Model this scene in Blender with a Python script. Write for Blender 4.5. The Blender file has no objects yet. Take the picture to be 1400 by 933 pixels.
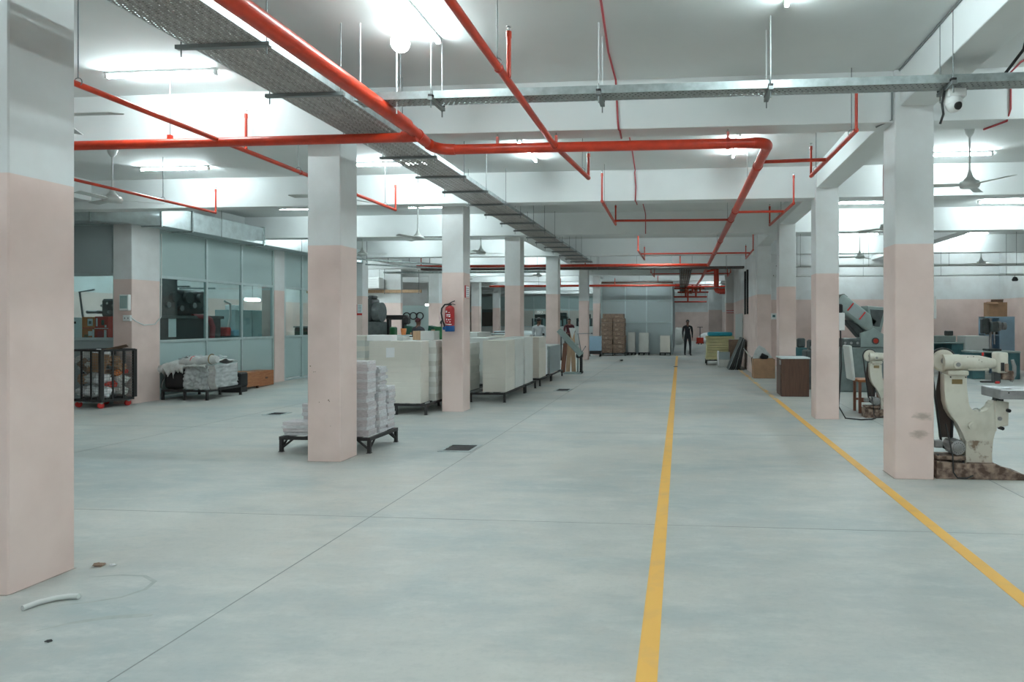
import bpy, bmesh, math, random
from mathutils import Vector, Matrix, noise
R = math.radians
scene = bpy.context.scene
COL = scene.collection
rnd = random.Random(7)

# ------------------------------------------------------------------ camera
cam_d = bpy.data.cameras.new('camera')
cam_d.sensor_fit = 'HORIZONTAL'; cam_d.sensor_width = 36.0
cam_d.lens = 900 / 1400 * 36.0
cam_d.shift_x = -(851.26 - 700) / 1400
cam_d.shift_y = (440 - 466.5) / 1400
cam_d.clip_end = 200
cam = bpy.data.objects.new('camera', cam_d); COL.objects.link(cam)
cam.location = (0, 0, 1.65); cam.rotation_euler = (R(90), 0, R(5))
scene.camera = cam
# ------------------------------------------------------------------ world / exposure
w = bpy.data.worlds.new('world'); scene.world = w; w.use_nodes = True
w.node_tree.nodes['Background'].inputs[0].default_value = (0.8, 0.95, 1.0, 1)
w.node_tree.nodes['Background'].inputs[1].default_value = 0.3
scene.view_settings.view_transform = 'Standard'
scene.view_settings.look = 'None'
scene.view_settings.gamma = 1.0
scene.view_settings.use_curve_mapping = False
scene.view_settings.exposure = 0.60
scene.cycles.use_denoising = True
scene.cycles.max_bounces = 10
scene.cycles.diffuse_bounces = 6
scene.cycles.transparent_max_bounces = 16
TUBE = 115.0            # radiance of a fluorescent tube
TUBE_COL = (0.84, 1.0, 1.03)

# ------------------------------------------------------------------ materials
MATS = {}
def new_mat(name):
    m = bpy.data.materials.new(name); m.use_nodes = True
    nt = m.node_tree; b = nt.nodes['Principled BSDF']
    MATS[name] = m
    return m, nt, b
def c4(c): return (c[0], c[1], c[2], 1)
def noise_node(nt, scale, detail=4, rough=0.55, coord='Object', stretch=None):
    tc = nt.nodes.new('ShaderNodeTexCoord')
    src = tc.outputs[coord]
    if stretch:
        mp = nt.nodes.new('ShaderNodeMapping'); mp.inputs['Scale'].default_value = stretch
        nt.links.new(src, mp.inputs[0]); src = mp.outputs[0]
    n = nt.nodes.new('ShaderNodeTexNoise')
    n.inputs['Scale'].default_value = scale; n.inputs['Detail'].default_value = detail
    n.inputs['Roughness'].default_value = rough
    nt.links.new(src, n.inputs['Vector'])
    return n.outputs['Fac']
def ramp(nt, fac, lo, hi, c0=(0, 0, 0), c1=(1, 1, 1)):
    r = nt.nodes.new('ShaderNodeValToRGB')
    r.color_ramp.elements[0].position = lo; r.color_ramp.elements[1].position = hi
    r.color_ramp.elements[0].color = c4(c0); r.color_ramp.elements[1].color = c4(c1)
    nt.links.new(fac, r.inputs[0]); return r.outputs[0]
def mixc(nt, fac, a, b, mode='MIX'):
    m = nt.nodes.new('ShaderNodeMix'); m.data_type = 'RGBA'; m.blend_type = mode
    if isinstance(fac, float): m.inputs[0].default_value = fac
    else: nt.links.new(fac, m.inputs[0])
    for v, i in ((a, 6), (b, 7)):
        if isinstance(v, tuple): m.inputs[i].default_value = c4(v)
        else: nt.links.new(v, m.inputs[i])
    return m.outputs[2]
def bump(nt, b, fac, strength=0.2, dist=0.01):
    bn = nt.nodes.new('ShaderNodeBump'); bn.inputs['Strength'].default_value = strength
    bn.inputs['Distance'].default_value = dist
    nt.links.new(fac, bn.inputs['Height']); nt.links.new(bn.outputs[0], b.inputs['Normal'])
def mat(name, col, rough=0.6, metal=0.0, var=0.12, scale=6.0, bmp=0.0, col2=None, lo=0.35, hi=0.7, stretch=None, spec=None):
    m, nt, b = new_mat(name)
    f = noise_node(nt, scale, stretch=stretch)
    c2 = col2 if col2 else tuple(max(0, v * (1 - var)) for v in col)
    nt.links.new(mixc(nt, ramp(nt, f, lo, hi), col, c2), b.inputs['Base Color'])
    b.inputs['Roughness'].default_value = rough; b.inputs['Metallic'].default_value = metal
    if spec is not None: b.inputs['Specular IOR Level'].default_value = spec
    if bmp: bump(nt, b, f, bmp)
    return m
def emit(name, col, s):
    m, nt, b = new_mat(name)
    b.inputs['Base Color'].default_value = c4(col)
    b.inputs['Emission Color'].default_value = c4(col); b.inputs['Emission Strength'].default_value = s
    return m
WHITE = (0.74, 0.765, 0.765); PINK = (0.80, 0.63, 0.58)
def paint(name, zline, white=WHITE, pink=PINK, stains=()):
    m, nt, b = new_mat(name)
    g = nt.nodes.new('ShaderNodeNewGeometry'); sx = nt.nodes.new('ShaderNodeSeparateXYZ')
    nt.links.new(g.outputs['Position'], sx.inputs[0])
    gt = nt.nodes.new('ShaderNodeMath'); gt.operation = 'GREATER_THAN'; gt.inputs[1].default_value = zline
    nt.links.new(sx.outputs['Z'], gt.inputs[0])
    n1 = noise_node(nt, 1.6, 5); n2 = noise_node(nt, 30, 2)
    c = mixc(nt, gt.outputs[0], pink, white)
    c = mixc(nt, ramp(nt, n1, 0.35, 0.75, (0, 0, 0), (.35, .35, .35)), c, (0.55, 0.46, 0.42), 'MULTIPLY')
    for (p, rad, col, st) in stains:      # dirt marks with their own shape
        n3 = noise_node(nt, 11, 4, 0.65, stretch=(1, 1, 2.5))
        mp = nt.nodes.new('ShaderNodeVectorMath'); mp.operation = 'SUBTRACT'; mp.inputs[1].default_value = p
        nt.links.new(g.outputs['Position'], mp.inputs[0])
        sc_ = nt.nodes.new('ShaderNodeVectorMath'); sc_.operation = 'MULTIPLY'; sc_.inputs[1].default_value = (1 / rad[0], 1 / rad[1], 1 / rad[2])
        nt.links.new(mp.outputs[0], sc_.inputs[0])
        ln = nt.nodes.new('ShaderNodeVectorMath'); ln.operation = 'LENGTH'; nt.links.new(sc_.outputs[0], ln.inputs[0])
        ad = nt.nodes.new('ShaderNodeMath'); ad.operation = 'MULTIPLY_ADD'; ad.inputs[1].default_value = 1.6; 
        nt.links.new(n3, ad.inputs[0]); nt.links.new(ln.outputs['Value'], ad.inputs[2])
        ad2 = nt.nodes.new('ShaderNodeMath'); ad2.operation = 'MULTIPLY'; ad2.inputs[1].default_value = 0.4; nt.links.new(ad.outputs[0], ad2.inputs[0])
        k = ramp(nt, ad2.outputs[0], 0.46, 0.72, (st, st, st), (0, 0, 0))
        c = mixc(nt, k, c, col)
    nt.links.new(c, b.inputs['Base Color']); b.inputs['Roughness'].default_value = 0.55
    bump(nt, b, n2, 0.05, 0.003)
    return m
paint('paint', 2.5); paint('paint_left', 2.55)
paint('paint_right', 2.465)
paint('paint_right_stained', 2.465, stains=(((2.53, 7.1, 0.66), (0.12, 0.4, 0.05), (0.36, 0.27, 0.22), 0.75), ((2.49, 7.1, 0.47), (0.10, 0.4, 0.06), (0.36, 0.27, 0.22), 0.7)))
mat('ceil_white', (0.70, 0.72, 0.71), 0.7, var=0.06, scale=1.2)
mat('beam_white', (0.74, 0.765, 0.76), 0.6, var=0.05, scale=1.5)
# concrete floor
m, nt, b = new_mat('concrete')
n1 = noise_node(nt, 0.33, 6, 0.6, stretch=(1, 0.8, 1)); n2 = noise_node(nt, 3.2, 10, 0.72, stretch=(0.6, 1.4, 1)); n5 = noise_node(nt, 0.55, 7, 0.7); n3 = noise_node(nt, 26, 6, 0.7); n4 = noise_node(nt, 0.8, 6, 0.72, stretch=(0.6, 1.3, 1))
c = mixc(nt, ramp(nt, n1, 0.40, 0.62), (0.555, 0.54, 0.50), (0.43, 0.455, 0.445))
c = mixc(nt, ramp(nt, n4, 0.46, 0.72, (0, 0, 0), (.75, .75, .75)), c, (0.30, 0.372, 0.385))
c = mixc(nt, ramp(nt, n5, 0.50, 0.68, (0, 0, 0), (.55, .55, .55)), c, (0.56, 0.50, 0.44))
c = mixc(nt, ramp(nt, n2, 0.50, 0.74, (0, 0, 0), (.7, .7, .7)), c, (0.64, 0.635, 0.60))
c = mixc(nt, ramp(nt, n2, 0.30, 0.46, (.55, .55, .55), (0, 0, 0)), c, (0.37, 0.385, 0.375))
c = mixc(nt, ramp(nt, n3, 0.5, 0.85, (0, 0, 0), (.35, .35, .35)), c, (0.30, 0.33, 0.32))
nt.links.new(c, b.inputs['Base Color'])
nt.links.new(ramp(nt, n2, 0.3, 0.8, (.42, .42, .42), (.62, .62, .62)), b.inputs['Roughness'])
bump(nt, b, n3, 0.08, 0.003)
mat('stain', (0.36, 0.385, 0.365), 0.7, scale=12, col2=(0.44, 0.46, 0.44)); mat('grout', (0.33, 0.27, 0.23), 0.8, scale=20, col2=(0.45, 0.42, 0.38))
mat('joint', (0.30, 0.31, 0.30), 0.9)
mat('line_yellow', (0.85, 0.47, 0.10), 0.6, scale=5, col2=(0.72, 0.42, 0.14), lo=0.5, hi=0.8)
# faded part of the marking
m, nt, b = new_mat('line_worn')
f = noise_node(nt, 2.2, 6, 0.7, stretch=(2.5, 1, 1))
nt.links.new(mixc(nt, ramp(nt, f, 0.44, 0.60), (0.85, 0.50, 0.14), (0.44, 0.47, 0.44)), b.inputs['Base Color']); b.inputs['Roughness'].default_value = 0.6
mat('red_pipe', (0.56, 0.040, 0.013), 0.32, var=0.25, scale=9, stretch=(1, 1, 1))
mat('red_dark', (0.45, 0.03, 0.012), 0.45)
mat('conduit_red', (0.42, 0.06, 0.07), 0.5)
mat('galv', (0.50, 0.56, 0.56), 0.42, 0.75, var=0.3, scale=14)
mat('duct', (0.66, 0.74, 0.75), 0.32, 0.55, var=0.25, scale=5, bmp=0.15)
mat('rod', (0.26, 0.28, 0.28), 0.5, 0.6)
mat('rod_white', (0.68, 0.70, 0.70), 0.5)
mat('dark_steel', (0.035, 0.033, 0.033), 0.55, 0.3)
mat('black', (0.012, 0.013, 0.014), 0.5)
mat('rubber', (0.015, 0.015, 0.016), 0.6)
mat('chrome', (0.6, 0.62, 0.62), 0.25, 0.9)
mat('alu', (0.50, 0.60, 0.60), 0.4, 0.35)
mat('panel_teal', (0.40, 0.515, 0.51), 0.5, var=0.06, scale=1.2)
mat('panel_grey', (0.36, 0.42, 0.43), 0.5, var=0.06, scale=0.8)
mat('paper', (0.76, 0.725, 0.655), 0.8, var=0.06, scale=3)
mat('paper_cool', (0.74, 0.75, 0.72), 0.8, var=0.06, scale=3)
mat('paper_dim', (0.64, 0.64, 0.60), 0.8, var=0.12, scale=3)
mat('paper_white', (0.90, 0.91, 0.92), 0.8, var=0.03)
mat('booklet', (0.66, 0.61, 0.62), 0.8, col2=(0.48, 0.45, 0.46), scale=18, stretch=(1, 1, 6))
mat('booklet2', (0.74, 0.73, 0.74), 0.8, col2=(0.52, 0.52, 0.53), scale=18, stretch=(1, 1, 6))
mat('cardboard', (0.44, 0.26, 0.15), 0.8, var=0.2, scale=6)
mat('cardboard_dark', (0.26, 0.17, 0.12), 0.8, var=0.3, scale=8)
mat('kraft', (0.30, 0.20, 0.145), 0.6, var=0.45, scale=9)
mat('tape', (0.40, 0.30, 0.22), 0.3)
mat('wood_dark', (0.13, 0.062, 0.037), 0.5, col2=(0.065, 0.030, 0.02), scale=4, stretch=(9, 9, 0.7))
mat('wood_orange', (0.42, 0.17, 0.065), 0.45, col2=(0.30, 0.10, 0.035), scale=5, stretch=(1, 1, 7))
mat('wood_light', (0.55, 0.36, 0.22), 0.6, var=0.25, scale=5, stretch=(6, 6, 0.8))
mat('wood_red', (0.22, 0.085, 0.05), 0.5, var=0.3, scale=5, stretch=(6, 6, 0.8))
mat('laminate', (0.66, 0.74, 0.75), 0.4)
mat('mach_cream', (0.62, 0.595, 0.51), 0.42, col2=(0.50, 0.47, 0.39), scale=5, lo=0.45, hi=0.75)
mat('mach_cream_worn', (0.58, 0.54, 0.46), 0.5, col2=(0.22, 0.15, 0.10), scale=9, lo=0.52, hi=0.64)
mat('rusty', (0.30, 0.215, 0.165), 0.8, col2=(0.085, 0.05, 0.036), scale=10, lo=0.42, hi=0.6, bmp=0.5)
mat('motor_grey', (0.30, 0.30, 0.295), 0.45, 0.3, var=0.4, scale=9)
mat('belt_brown', (0.045, 0.030, 0.024), 0.7)
mat('brass', (0.24, 0.17, 0.075), 0.5, 0.5)
mat('steel', (0.42, 0.43, 0.44), 0.32, 0.85, var=0.3, scale=8)
mat('grey_green', (0.30, 0.37, 0.355), 0.45, var=0.15)
mat('grey_green_dark', (0.16, 0.20, 0.195), 0.5, var=0.3, scale=6)
mat('mach_dark', (0.055, 0.066, 0.066), 0.5, var=0.4, scale=7)
mat('mach_dark2', (0.095, 0.115, 0.115), 0.45, var=0.4, scale=7)
mat('teal_bench', (0.06, 0.17, 0.19), 0.5, var=0.25)
mat('cab_blue', (0.33, 0.49, 0.62), 0.45, var=0.06)
mat('blue_sheet', (0.20, 0.46, 0.60), 0.5, var=0.1)
mat('cyan', (0.03, 0.42, 0.58), 0.4)
mat('yellow_pale', (0.72, 0.655, 0.36), 0.8, var=0.14, scale=4)
mat('green', (0.03, 0.19, 0.07), 0.5, var=0.2)
mat('green_dark', (0.008, 0.09, 0.055), 0.5)
mat('red', (0.58, 0.03, 0.025), 0.4)
mat('red_print', (0.62, 0.05, 0.03), 0.5, var=0.15, scale=12)
mat('orange_print', (0.75, 0.23, 0.06), 0.5, var=0.15, scale=14)
mat('maroon', (0.07, 0.008, 0.014), 0.7)
mat('white_plastic', (0.78, 0.79, 0.78), 0.4, var=0.03)
mat('offwhite', (0.66, 0.68, 0.66), 0.5, var=0.05)
mat('fan_paint', (0.60, 0.62, 0.60), 0.45, var=0.05)
mat('ext_red', (0.40, 0.018, 0.02), 0.35, var=0.1)
mat('ext_blue', (0.006, 0.10, 0.33), 0.4)
mat('dark_tray', (0.13, 0.11, 0.10), 0.6, 0.2, var=0.3, scale=12)
mat('cloth_white', (0.66, 0.67, 0.65), 0.7, col2=(0.50, 0.51, 0.50), scale=8, bmp=0.5)
mat('cloth_grey', (0.42, 0.41, 0.39), 0.8, col2=(0.26, 0.25, 0.24), scale=10, bmp=0.4)
mat('skin', (0.18, 0.09, 0.06), 0.6); mat('hair', (0.012, 0.010, 0.010), 0.6)
mat('cloth_black', (0.013, 0.015, 0.018), 0.8); mat('cloth_navy', (0.02, 0.025, 0.04), 0.8)
mat('cloth_dark', (0.05, 0.05, 0.06), 0.8); mat('shirt_white', (0.55, 0.58, 0.60), 0.8); mat('stripe', (0.33, 0.34, 0.37), 0.8, col2=(0.12, 0.12, 0.15), scale=14, stretch=(6, 6, .2), lo=.45, hi=.55)
mat('bluedress', (0.06, 0.20, 0.34), 0.7)
emit('tube', TUBE_COL, TUBE); emit('tube_room', TUBE_COL, 120.0); emit('bulb', (0.95, 1, 1), 9.0)
# shiny plastic film
m, nt, b = new_mat('film')
f = noise_node(nt, 7, 3, 0.5, stretch=(1, 1, .35))
nt.links.new(mixc(nt, ramp(nt, f, 0.35, 0.7), (0.42, 0.445, 0.445), (0.58, 0.60, 0.60)), b.inputs['Base Color']); b.inputs['Roughness'].default_value = 0.22
bump(nt, b, f, 0.35, 0.02)
# glass: see-through with weak reflections
m, nt, b = new_mat('glass')
tr = nt.nodes.new('ShaderNodeBsdfTransparent'); tr.inputs[0].default_value = (0.80, 0.90, 0.90, 1)
gl = nt.nodes.new('ShaderNodeBsdfGlossy'); gl.inputs['Roughness'].default_value = 0.03
lw = nt.nodes.new('ShaderNodeLayerWeight'); lw.inputs['Blend'].default_value = 0.25; fr = nt.nodes.new('ShaderNodeMath'); fr.operation = 'MULTIPLY_ADD'; fr.inputs[1].default_value = 0.25; fr.inputs[2].default_value = 0.02; nt.links.new(lw.outputs['Facing'], fr.inputs[0])
mx = nt.nodes.new('ShaderNodeMixShader'); nt.links.new(fr.outputs[0], mx.inputs[0]); nt.links.new(tr.outputs[0], mx.inputs[1]); nt.links.new(gl.outputs[0], mx.inputs[2])
nt.links.new(mx.outputs[0], nt.nodes['Material Output'].inputs[0])
# perforated sheet: slots cut clean through the metal; u across, v along
def perforated(name, ax_u, ax_v, pu, pv, fu, fv, stag, col, rough=0.45, metal=0.6):
    m, nt, b = new_mat(name)
    tc = nt.nodes.new('ShaderNodeTexCoord'); s = nt.nodes.new('ShaderNodeSeparateXYZ'); nt.links.new(tc.outputs['Object'], s.inputs[0])
    def math_(op, a, bb):
        n = nt.nodes.new('ShaderNodeMath'); n.operation = op
        for i, v in enumerate((a, bb)):
            if isinstance(v, (int, float)): n.inputs[i].default_value = v
            elif v is not None: nt.links.new(v, n.inputs[i])
        return n.outputs[0]
    u = math_('DIVIDE', s.outputs[ax_u], pu); v = math_('DIVIDE', s.outputs[ax_v], pv)
    row = math_('FLOOR', v, None)
    u = math_('ADD', u, math_('MULTIPLY', row, stag))
    du = math_('ABSOLUTE', math_('SUBTRACT', math_('FRACT', u, None), 0.5), None)
    dv = math_('ABSOLUTE', math_('SUBTRACT', math_('FRACT', v, None), 0.5), None)
    hole = math_('MULTIPLY', math_('LESS_THAN', du, fu / 2), math_('LESS_THAN', dv, fv / 2))
    f = noise_node(nt, 7, 4)
    nt.links.new(mixc(nt, ramp(nt, f, .35, .7), col, tuple(x * .75 for x in col)), b.inputs['Base Color'])
    b.inputs['Metallic'].default_value = metal; b.inputs['Roughness'].default_value = rough
    nt.links.new(math_('SUBTRACT', 1.0, hole), b.inputs['Alpha'])
    return m
perforated('perf_tray', 'X', 'Y', 0.030, 0.026, 0.42, 0.34, 0.33, (0.40, 0.365, 0.34), 0.5, 0.2)
perforated('perf_galv', 'X', 'Y', 0.050, 0.040, 0.30, 0.28, 0.5, (0.36, 0.38, 0.37), 0.5, 0.4)

# ------------------------------------------------------------------ mesh helpers
class MB:
    def __init__(s): s.v = []; s.f = []; s.sm = []; s.mi = []; s.mats = []; s.cur = 0
    def mat(s, name):
        if name not in s.mats: s.mats.append(name)
        s.cur = s.mats.index(name); return s
    def add(s, vs, fs, smooth=False, M=None):
        o = len(s.v)
        for p in vs:
            p = Vector(p)
            s.v.append(M @ p if M is not None else p)
        for f in fs:
            s.f.append([i + o for i in f]); s.sm.append(smooth); s.mi.append(s.cur)
        return s
    def box(s, x0, x1, y0, y1, z0, z1, M=None):
        vs = [(x0, y0, z0), (x1, y0, z0), (x1, y1, z0), (x0, y1, z0), (x0, y0, z1), (x1, y0, z1), (x1, y1, z1), (x0, y1, z1)]
        return s.add(vs, [(0, 3, 2, 1), (4, 5, 6, 7), (0, 1, 5, 4), (1, 2, 6, 5), (2, 3, 7, 6), (3, 0, 4, 7)], M=M)
    def cbox(s, x0, x1, y0, y1, z0, z1, b=0.01, M=None, smooth=False):
        bm = bmesh.new()
        vs = [bm.verts.new(p) for p in [(x0, y0, z0), (x1, y0, z0), (x1, y1, z0), (x0, y1, z0), (x0, y0, z1), (x1, y0, z1), (x1, y1, z1), (x0, y1, z1)]]
        for f in [(0, 3, 2, 1), (4, 5, 6, 7), (0, 1, 5, 4), (1, 2, 6, 5), (2, 3, 7, 6), (3, 0, 4, 7)]: bm.faces.new([vs[i] for i in f])
        bmesh.ops.bevel(bm, geom=bm.edges[:] + bm.verts[:], offset=b, segments=2 if smooth else 1, affect='EDGES', profile=0.5)
        bm.verts.index_update()
        s.add([v.co.copy() for v in bm.verts], [[v.index for v in f.verts] for f in bm.faces], smooth, M); bm.free()
        return s
    def cyl(s, p0, p1, r0, r1=None, n=12, caps=True, M=None):
        p0 = Vector(p0); p1 = Vector(p1); r1 = r0 if r1 is None else r1
        d = (p1 - p0).normalized(); a = Vector((0, 0, 1)) if abs(d.z) < 0.9 else Vector((1, 0, 0))
        u = d.cross(a).normalized(); w_ = d.cross(u)
        vs = []
        for p, r in ((p0, r0), (p1, r1)):
            for i in range(n):
                t = 2 * math.pi * i / n
                vs.append(p + u * (r * math.cos(t)) + w_ * (r * math.sin(t)))
        s.add(vs, [(i, n + i, n + (i + 1) % n, (i + 1) % n) for i in range(n)], True, M)
        if caps:
            if r0 > 1e-6: s.add(vs[:n], [list(range(n))], False, M)
            if r1 > 1e-6: s.add(vs[n:], [list(range(n))[::-1]], False, M)
        return s
    def tube(s, path, r, n=10, caps=True, M=None):
        P = [Vector(p) for p in path]; rs = r if isinstance(r, (list, tuple)) else [r] * len(P)
        T = []
        for i in range(len(P)):
            a = P[max(i - 1, 0)]; b_ = P[min(i + 1, len(P) - 1)]; T.append((b_ - a).normalized())
        ref = Vector((0, 0, 1)) if abs(T[0].z) < 0.9 else Vector((1, 0, 0))
        u = T[0].cross(ref).normalized(); vs = []
        for i in range(len(P)):
            u = (u - T[i] * u.dot(T[i])); u = u.normalized() if u.length > 1e-6 else T[i].orthogonal().normalized()
            w_ = T[i].cross(u)
            for k in range(n):
                t = 2 * math.pi * k / n
                vs.append(P[i] + (u * math.cos(t) + w_ * math.sin(t)) * rs[i])
        fs = [(i * n + k, (i + 1) * n + k, (i + 1) * n + (k + 1) % n, i * n + (k + 1) % n) for i in range(len(P) - 1) for k in range(n)]
        s.add(vs, fs, True, M)
        if caps:
            s.add(vs[:n], [list(range(n))], False, M); s.add(vs[-n:], [list(range(n))[::-1]], False, M)
        return s
    def lathe(s, prof, c=(0, 0, 0), n=16, M=None, smooth=True):
        vs = []; 
        for (r, z) in prof:
            for k in range(n):
                t = 2 * math.pi * k / n; vs.append((c[0] + r * math.cos(t), c[1] + r * math.sin(t), c[2] + z))
        fs = [(i * n + k, i * n + (k + 1) % n, (i + 1) * n + (k + 1) % n, (i + 1) * n + k) for i in range(len(prof) - 1) for k in range(n)]
        s.add(vs, fs, smooth, M)
        m_ = len(prof)
        if prof[0][0] > 1e-5: s.add(vs[:n], [list(range(n))[::-1]], False, M)
        if prof[-1][0] > 1e-5: s.add(vs[-n:], [list(range(n))], False, M)
        return s
    def sph(s, c, r, n=12, m=8, sc=(1, 1, 1), M=None):
        prof = [(max(1e-6, math.sin(math.pi * i / m)) * r, -math.cos(math.pi * i / m) * r) for i in range(m + 1)]
        vs = []; 
        for (q, z) in prof:
            for k in range(n):
                t = 2 * math.pi * k / n; vs.append((c[0] + q * math.cos(t) * sc[0], c[1] + q * math.sin(t) * sc[1], c[2] + z * sc[2]))
        return s.add(vs, [(i * n + k, i * n + (k + 1) % n, (i + 1) * n + (k + 1) % n, (i + 1) * n + k) for i in range(m) for k in range(n)], True, M)
    def prism(s, poly, y0, y1, M=None, smooth=False):          # polygon in XZ, extruded along Y
        n = len(poly); vs = [(p[0], y0, p[1]) for p in poly] + [(p[0], y1, p[1]) for p in poly]
        s.add(vs, [(i, (i + 1) % n, n + (i + 1) % n, n + i) for i in range(n)], smooth, M)
        s.add(vs, [list(range(n)), list(range(n, 2 * n))[::-1]], False, M); return s
    def build(s, name, parent=None, kind=None):
        me = bpy.data.meshes.new(name); me.from_pydata([tuple(v) for v in s.v], [], s.f)
        for i, p in enumerate(me.polygons): p.use_smooth = s.sm[i]; p.material_index = s.mi[i]
        for mn in s.mats: me.materials.append(MATS[mn])
        bm = bmesh.new(); bm.from_mesh(me); bmesh.ops.recalc_face_normals(bm, faces=bm.faces); bm.to_mesh(me); bm.free()
        me.update()
        o = bpy.data.objects.new(name, me); COL.objects.link(o)
        if parent is not None: o.parent = parent
        if kind: o['kind'] = kind
        return o
def B(m): return MB().mat(m)
def tag(o, label=None, cat=None, group=None, kind=None):
    if label: o['label'] = label
    if cat: o['category'] = cat
    if group: o['group'] = group
    if kind: o['kind'] = kind
    return o
def thing(name, label, cat, loc=(0, 0, 0), rz=0, group=None):
    o = bpy.data.objects.new(name, None); COL.objects.link(o); o.empty_display_size = 0.1
    o.location = loc; o.rotation_euler = (0, 0, rz)
    return tag(o, label, cat, group)
def copy_tree(o, parent=None):
    c = o.copy(); COL.objects.link(c); c.parent = parent
    for ch in list(o.children): copy_tree(ch, c)
    return c
def struct(o, label=None): 
    o['kind'] = 'structure'
    if label: o['label'] = label
    return o
def clone(o, name, parent, loc=(0, 0, 0), rot=(0, 0, 0)):
    c = bpy.data.objects.new(name, o.data); COL.objects.link(c); c.parent = parent; c.location = loc; c.rotation_euler = rot
    return c
def Mx(loc=(0, 0, 0), rx=0, ry=0, rz=0, s=1.0):
    return Matrix.Translation(loc) @ Matrix.Rotation(rz, 4, 'Z') @ Matrix.Rotation(ry, 4, 'Y') @ Matrix.Rotation(rx, 4, 'X') @ Matrix.Scale(s, 4)
def arc(c, r, a0, a1, n, plane='XZ'):
    out = []
    for i in range(n + 1):
        t = a0 + (a1 - a0) * i / n
        u, v = r * math.cos(t), r * math.sin(t)
        out.append((c[0] + u, c[1], c[2] + v) if plane == 'XZ' else (c[0] + u, c[1] + v, c[2]) if plane == 'XY' else (c[0], c[1] + u, c[2] + v))
    return out

# ------------------------------------------------------------------ setting
X0, X1, Y0, Y1, HC = -20.0, 11.5, -5.0, 56.0, 4.3
fl = B('concrete').box(X0, X1, Y0, Y1, -0.15, 0.0).build('floor'); struct(fl)
for (a, b_, c_, d_) in ((-2.614, -2.606, Y0, 33), (3.2, 3.208, Y0, 20), (-7.6, -7.592, Y0, 33)): B('joint').box(a, b_, c_, d_, -0.01, 0.0012).build('floor_joint', fl)
for yy in (5.35, 9.7, 14.0, 18.3, 22.6, 27.0): B('joint').box(X0 if yy > 14 else -11, X1, yy - .0025, yy + .0025, -0.01, 0.0010).build('floor_joint', fl)
def ribbon(pts, ws, name='floor_stain', m='stain'):
    P = [Vector((p[0], p[1], 0)) for p in pts]; vs = []
    for i, p in enumerate(P):
        t_ = (P[min(i + 1, len(P) - 1)] - P[max(i - 1, 0)]).normalized(); n_ = Vector((-t_.y, t_.x, 0)) * ws[i]
        vs += [p + n_ + Vector((0, 0, .0015)), p - n_ + Vector((0, 0, .0015))]
    return B(m).add(vs, [(2 * i, 2 * i + 1, 2 * i + 3, 2 * i + 2) for i in range(len(P) - 1)]).build(name, fl)
ribbon([(-3.80, 3.93), (-3.62, 3.98), (-3.46, 3.98), (-3.32, 3.90), (-3.28, 3.78), (-3.33, 3.66), (-3.45, 3.58), (-3.6, 3.52)], [.004, .010, .013, .014, .014, .013, .010, .003])
ribbon([(-3.42, 3.22), (-3.32, 3.32), (-3.18, 3.40), (-3.02, 3.44), (-2.95, 3.45)], [.004, .016, .024, .026, .012])
for pt in ((-4.03, 3.63, -4.03, 4.07), (-4.43, 3.625, -4.03, 3.625), (-4.385, 7.415, -3.975, 7.415), (-3.975, 7.42, -3.975, 7.82), (2.24, 7.125, 2.64, 7.125), (2.24, 7.13, 2.24, 7.53), (-4.355, 11.735, -3.95, 11.735), (2.285, 11.375, 2.67, 11.375)):
    ribbon([(pt[0], pt[1]), ((pt[0] + pt[2]) / 2, (pt[1] + pt[3]) / 2), (pt[2], pt[3])], [.010, .012, .010], 'pillar_grout', 'grout')
ce = B('ceil_white').box(X0, X1, Y0, Y1, HC, HC + 0.15).build('ceiling'); struct(ce)
BEAM_Y = (-0.7, 3.45, 7.18, 11.45, 15.82, 20.85, 25.3, 29.8, 34.3, 39.0, 44.0, 49.0)
for yy in BEAM_Y: struct(B('beam_white').cbox(X0, X1, yy, yy + 0.33, 3.76, HC + 0.02, 0.006).build('cross_beam'), 'white concrete beam across the hall under the ceiling')
for (xa, xb, ya, yb) in ((2.30, 2.65, Y0, 56), (-4.37, -3.99, 16.2, 34.3), (7.0, 7.36, 15.8, 25.0), (-11.38, -11.02, Y0, 44)):
    struct(B('beam_white').cbox(xa, xb, ya, yb, 3.915, HC + 0.02, 0.006).build('long_beam'), 'white concrete beam running the length of the hall')
def column(x0, x1, y0, d, m, label, z1=HC):
    o = B(m).cbox(x0, x1, y0, y0 + d, -0.02, z1, 0.008).build('column'); struct(o, label); return o
for i, (xa, xb, yy) in enumerate(((-4.43, -4.035, 3.63), (-4.385, -3.98, 7.42), (-4.355, -3.955, 11.74), (-4.36, -3.965, 16.1), (-4.37, -3.97, 21.2), (-4.37, -3.97, 28.2), (-4.30, -3.97, 32.3), (-4.38, -3.98, -0.3))):
    column(xa, xb, yy, 0.40 if i else .44, 'paint_left', 'square pillar, white over pink, on the left side of the aisle')
for (xx, zz, r_) in ((-4.35, 1.125, .008), (-4.31, 1.056, .005), (-4.29, 1.058, .005), (-4.125, .725, .009), (-4.115, .71, .006), (-4.24, .70, .005), (-4.10, .42, .004)):
    c_ = [o for o in COL.objects if o.name.startswith('column') and abs(o.bound_box[0][1] - 7.42) < .01][0]
    B('cardboard_dark').cyl((xx, 7.4185, zz), (xx, 7.4215, zz), r_, n=7).build('plaster_chip', c_)
for i, (xa, xb, yy) in enumerate(((2.245, 2.64, 7.13), (2.285, 2.67, 11.38), (2.285, 2.67, 15.55), (2.29, 2.70, 19.95), (1.98, 2.36, 29.0), (2.27, 2.67, 2.9), (1.95, 2.9, 46.0))):
    column(xa, xb, yy, 0.40, 'paint_right_stained' if i == 0 else 'paint_right', 'square pillar, white over pink, on the right side of the aisle' if i else 'pink and white pillar with brown scuff marks beside the yellow line')
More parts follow.
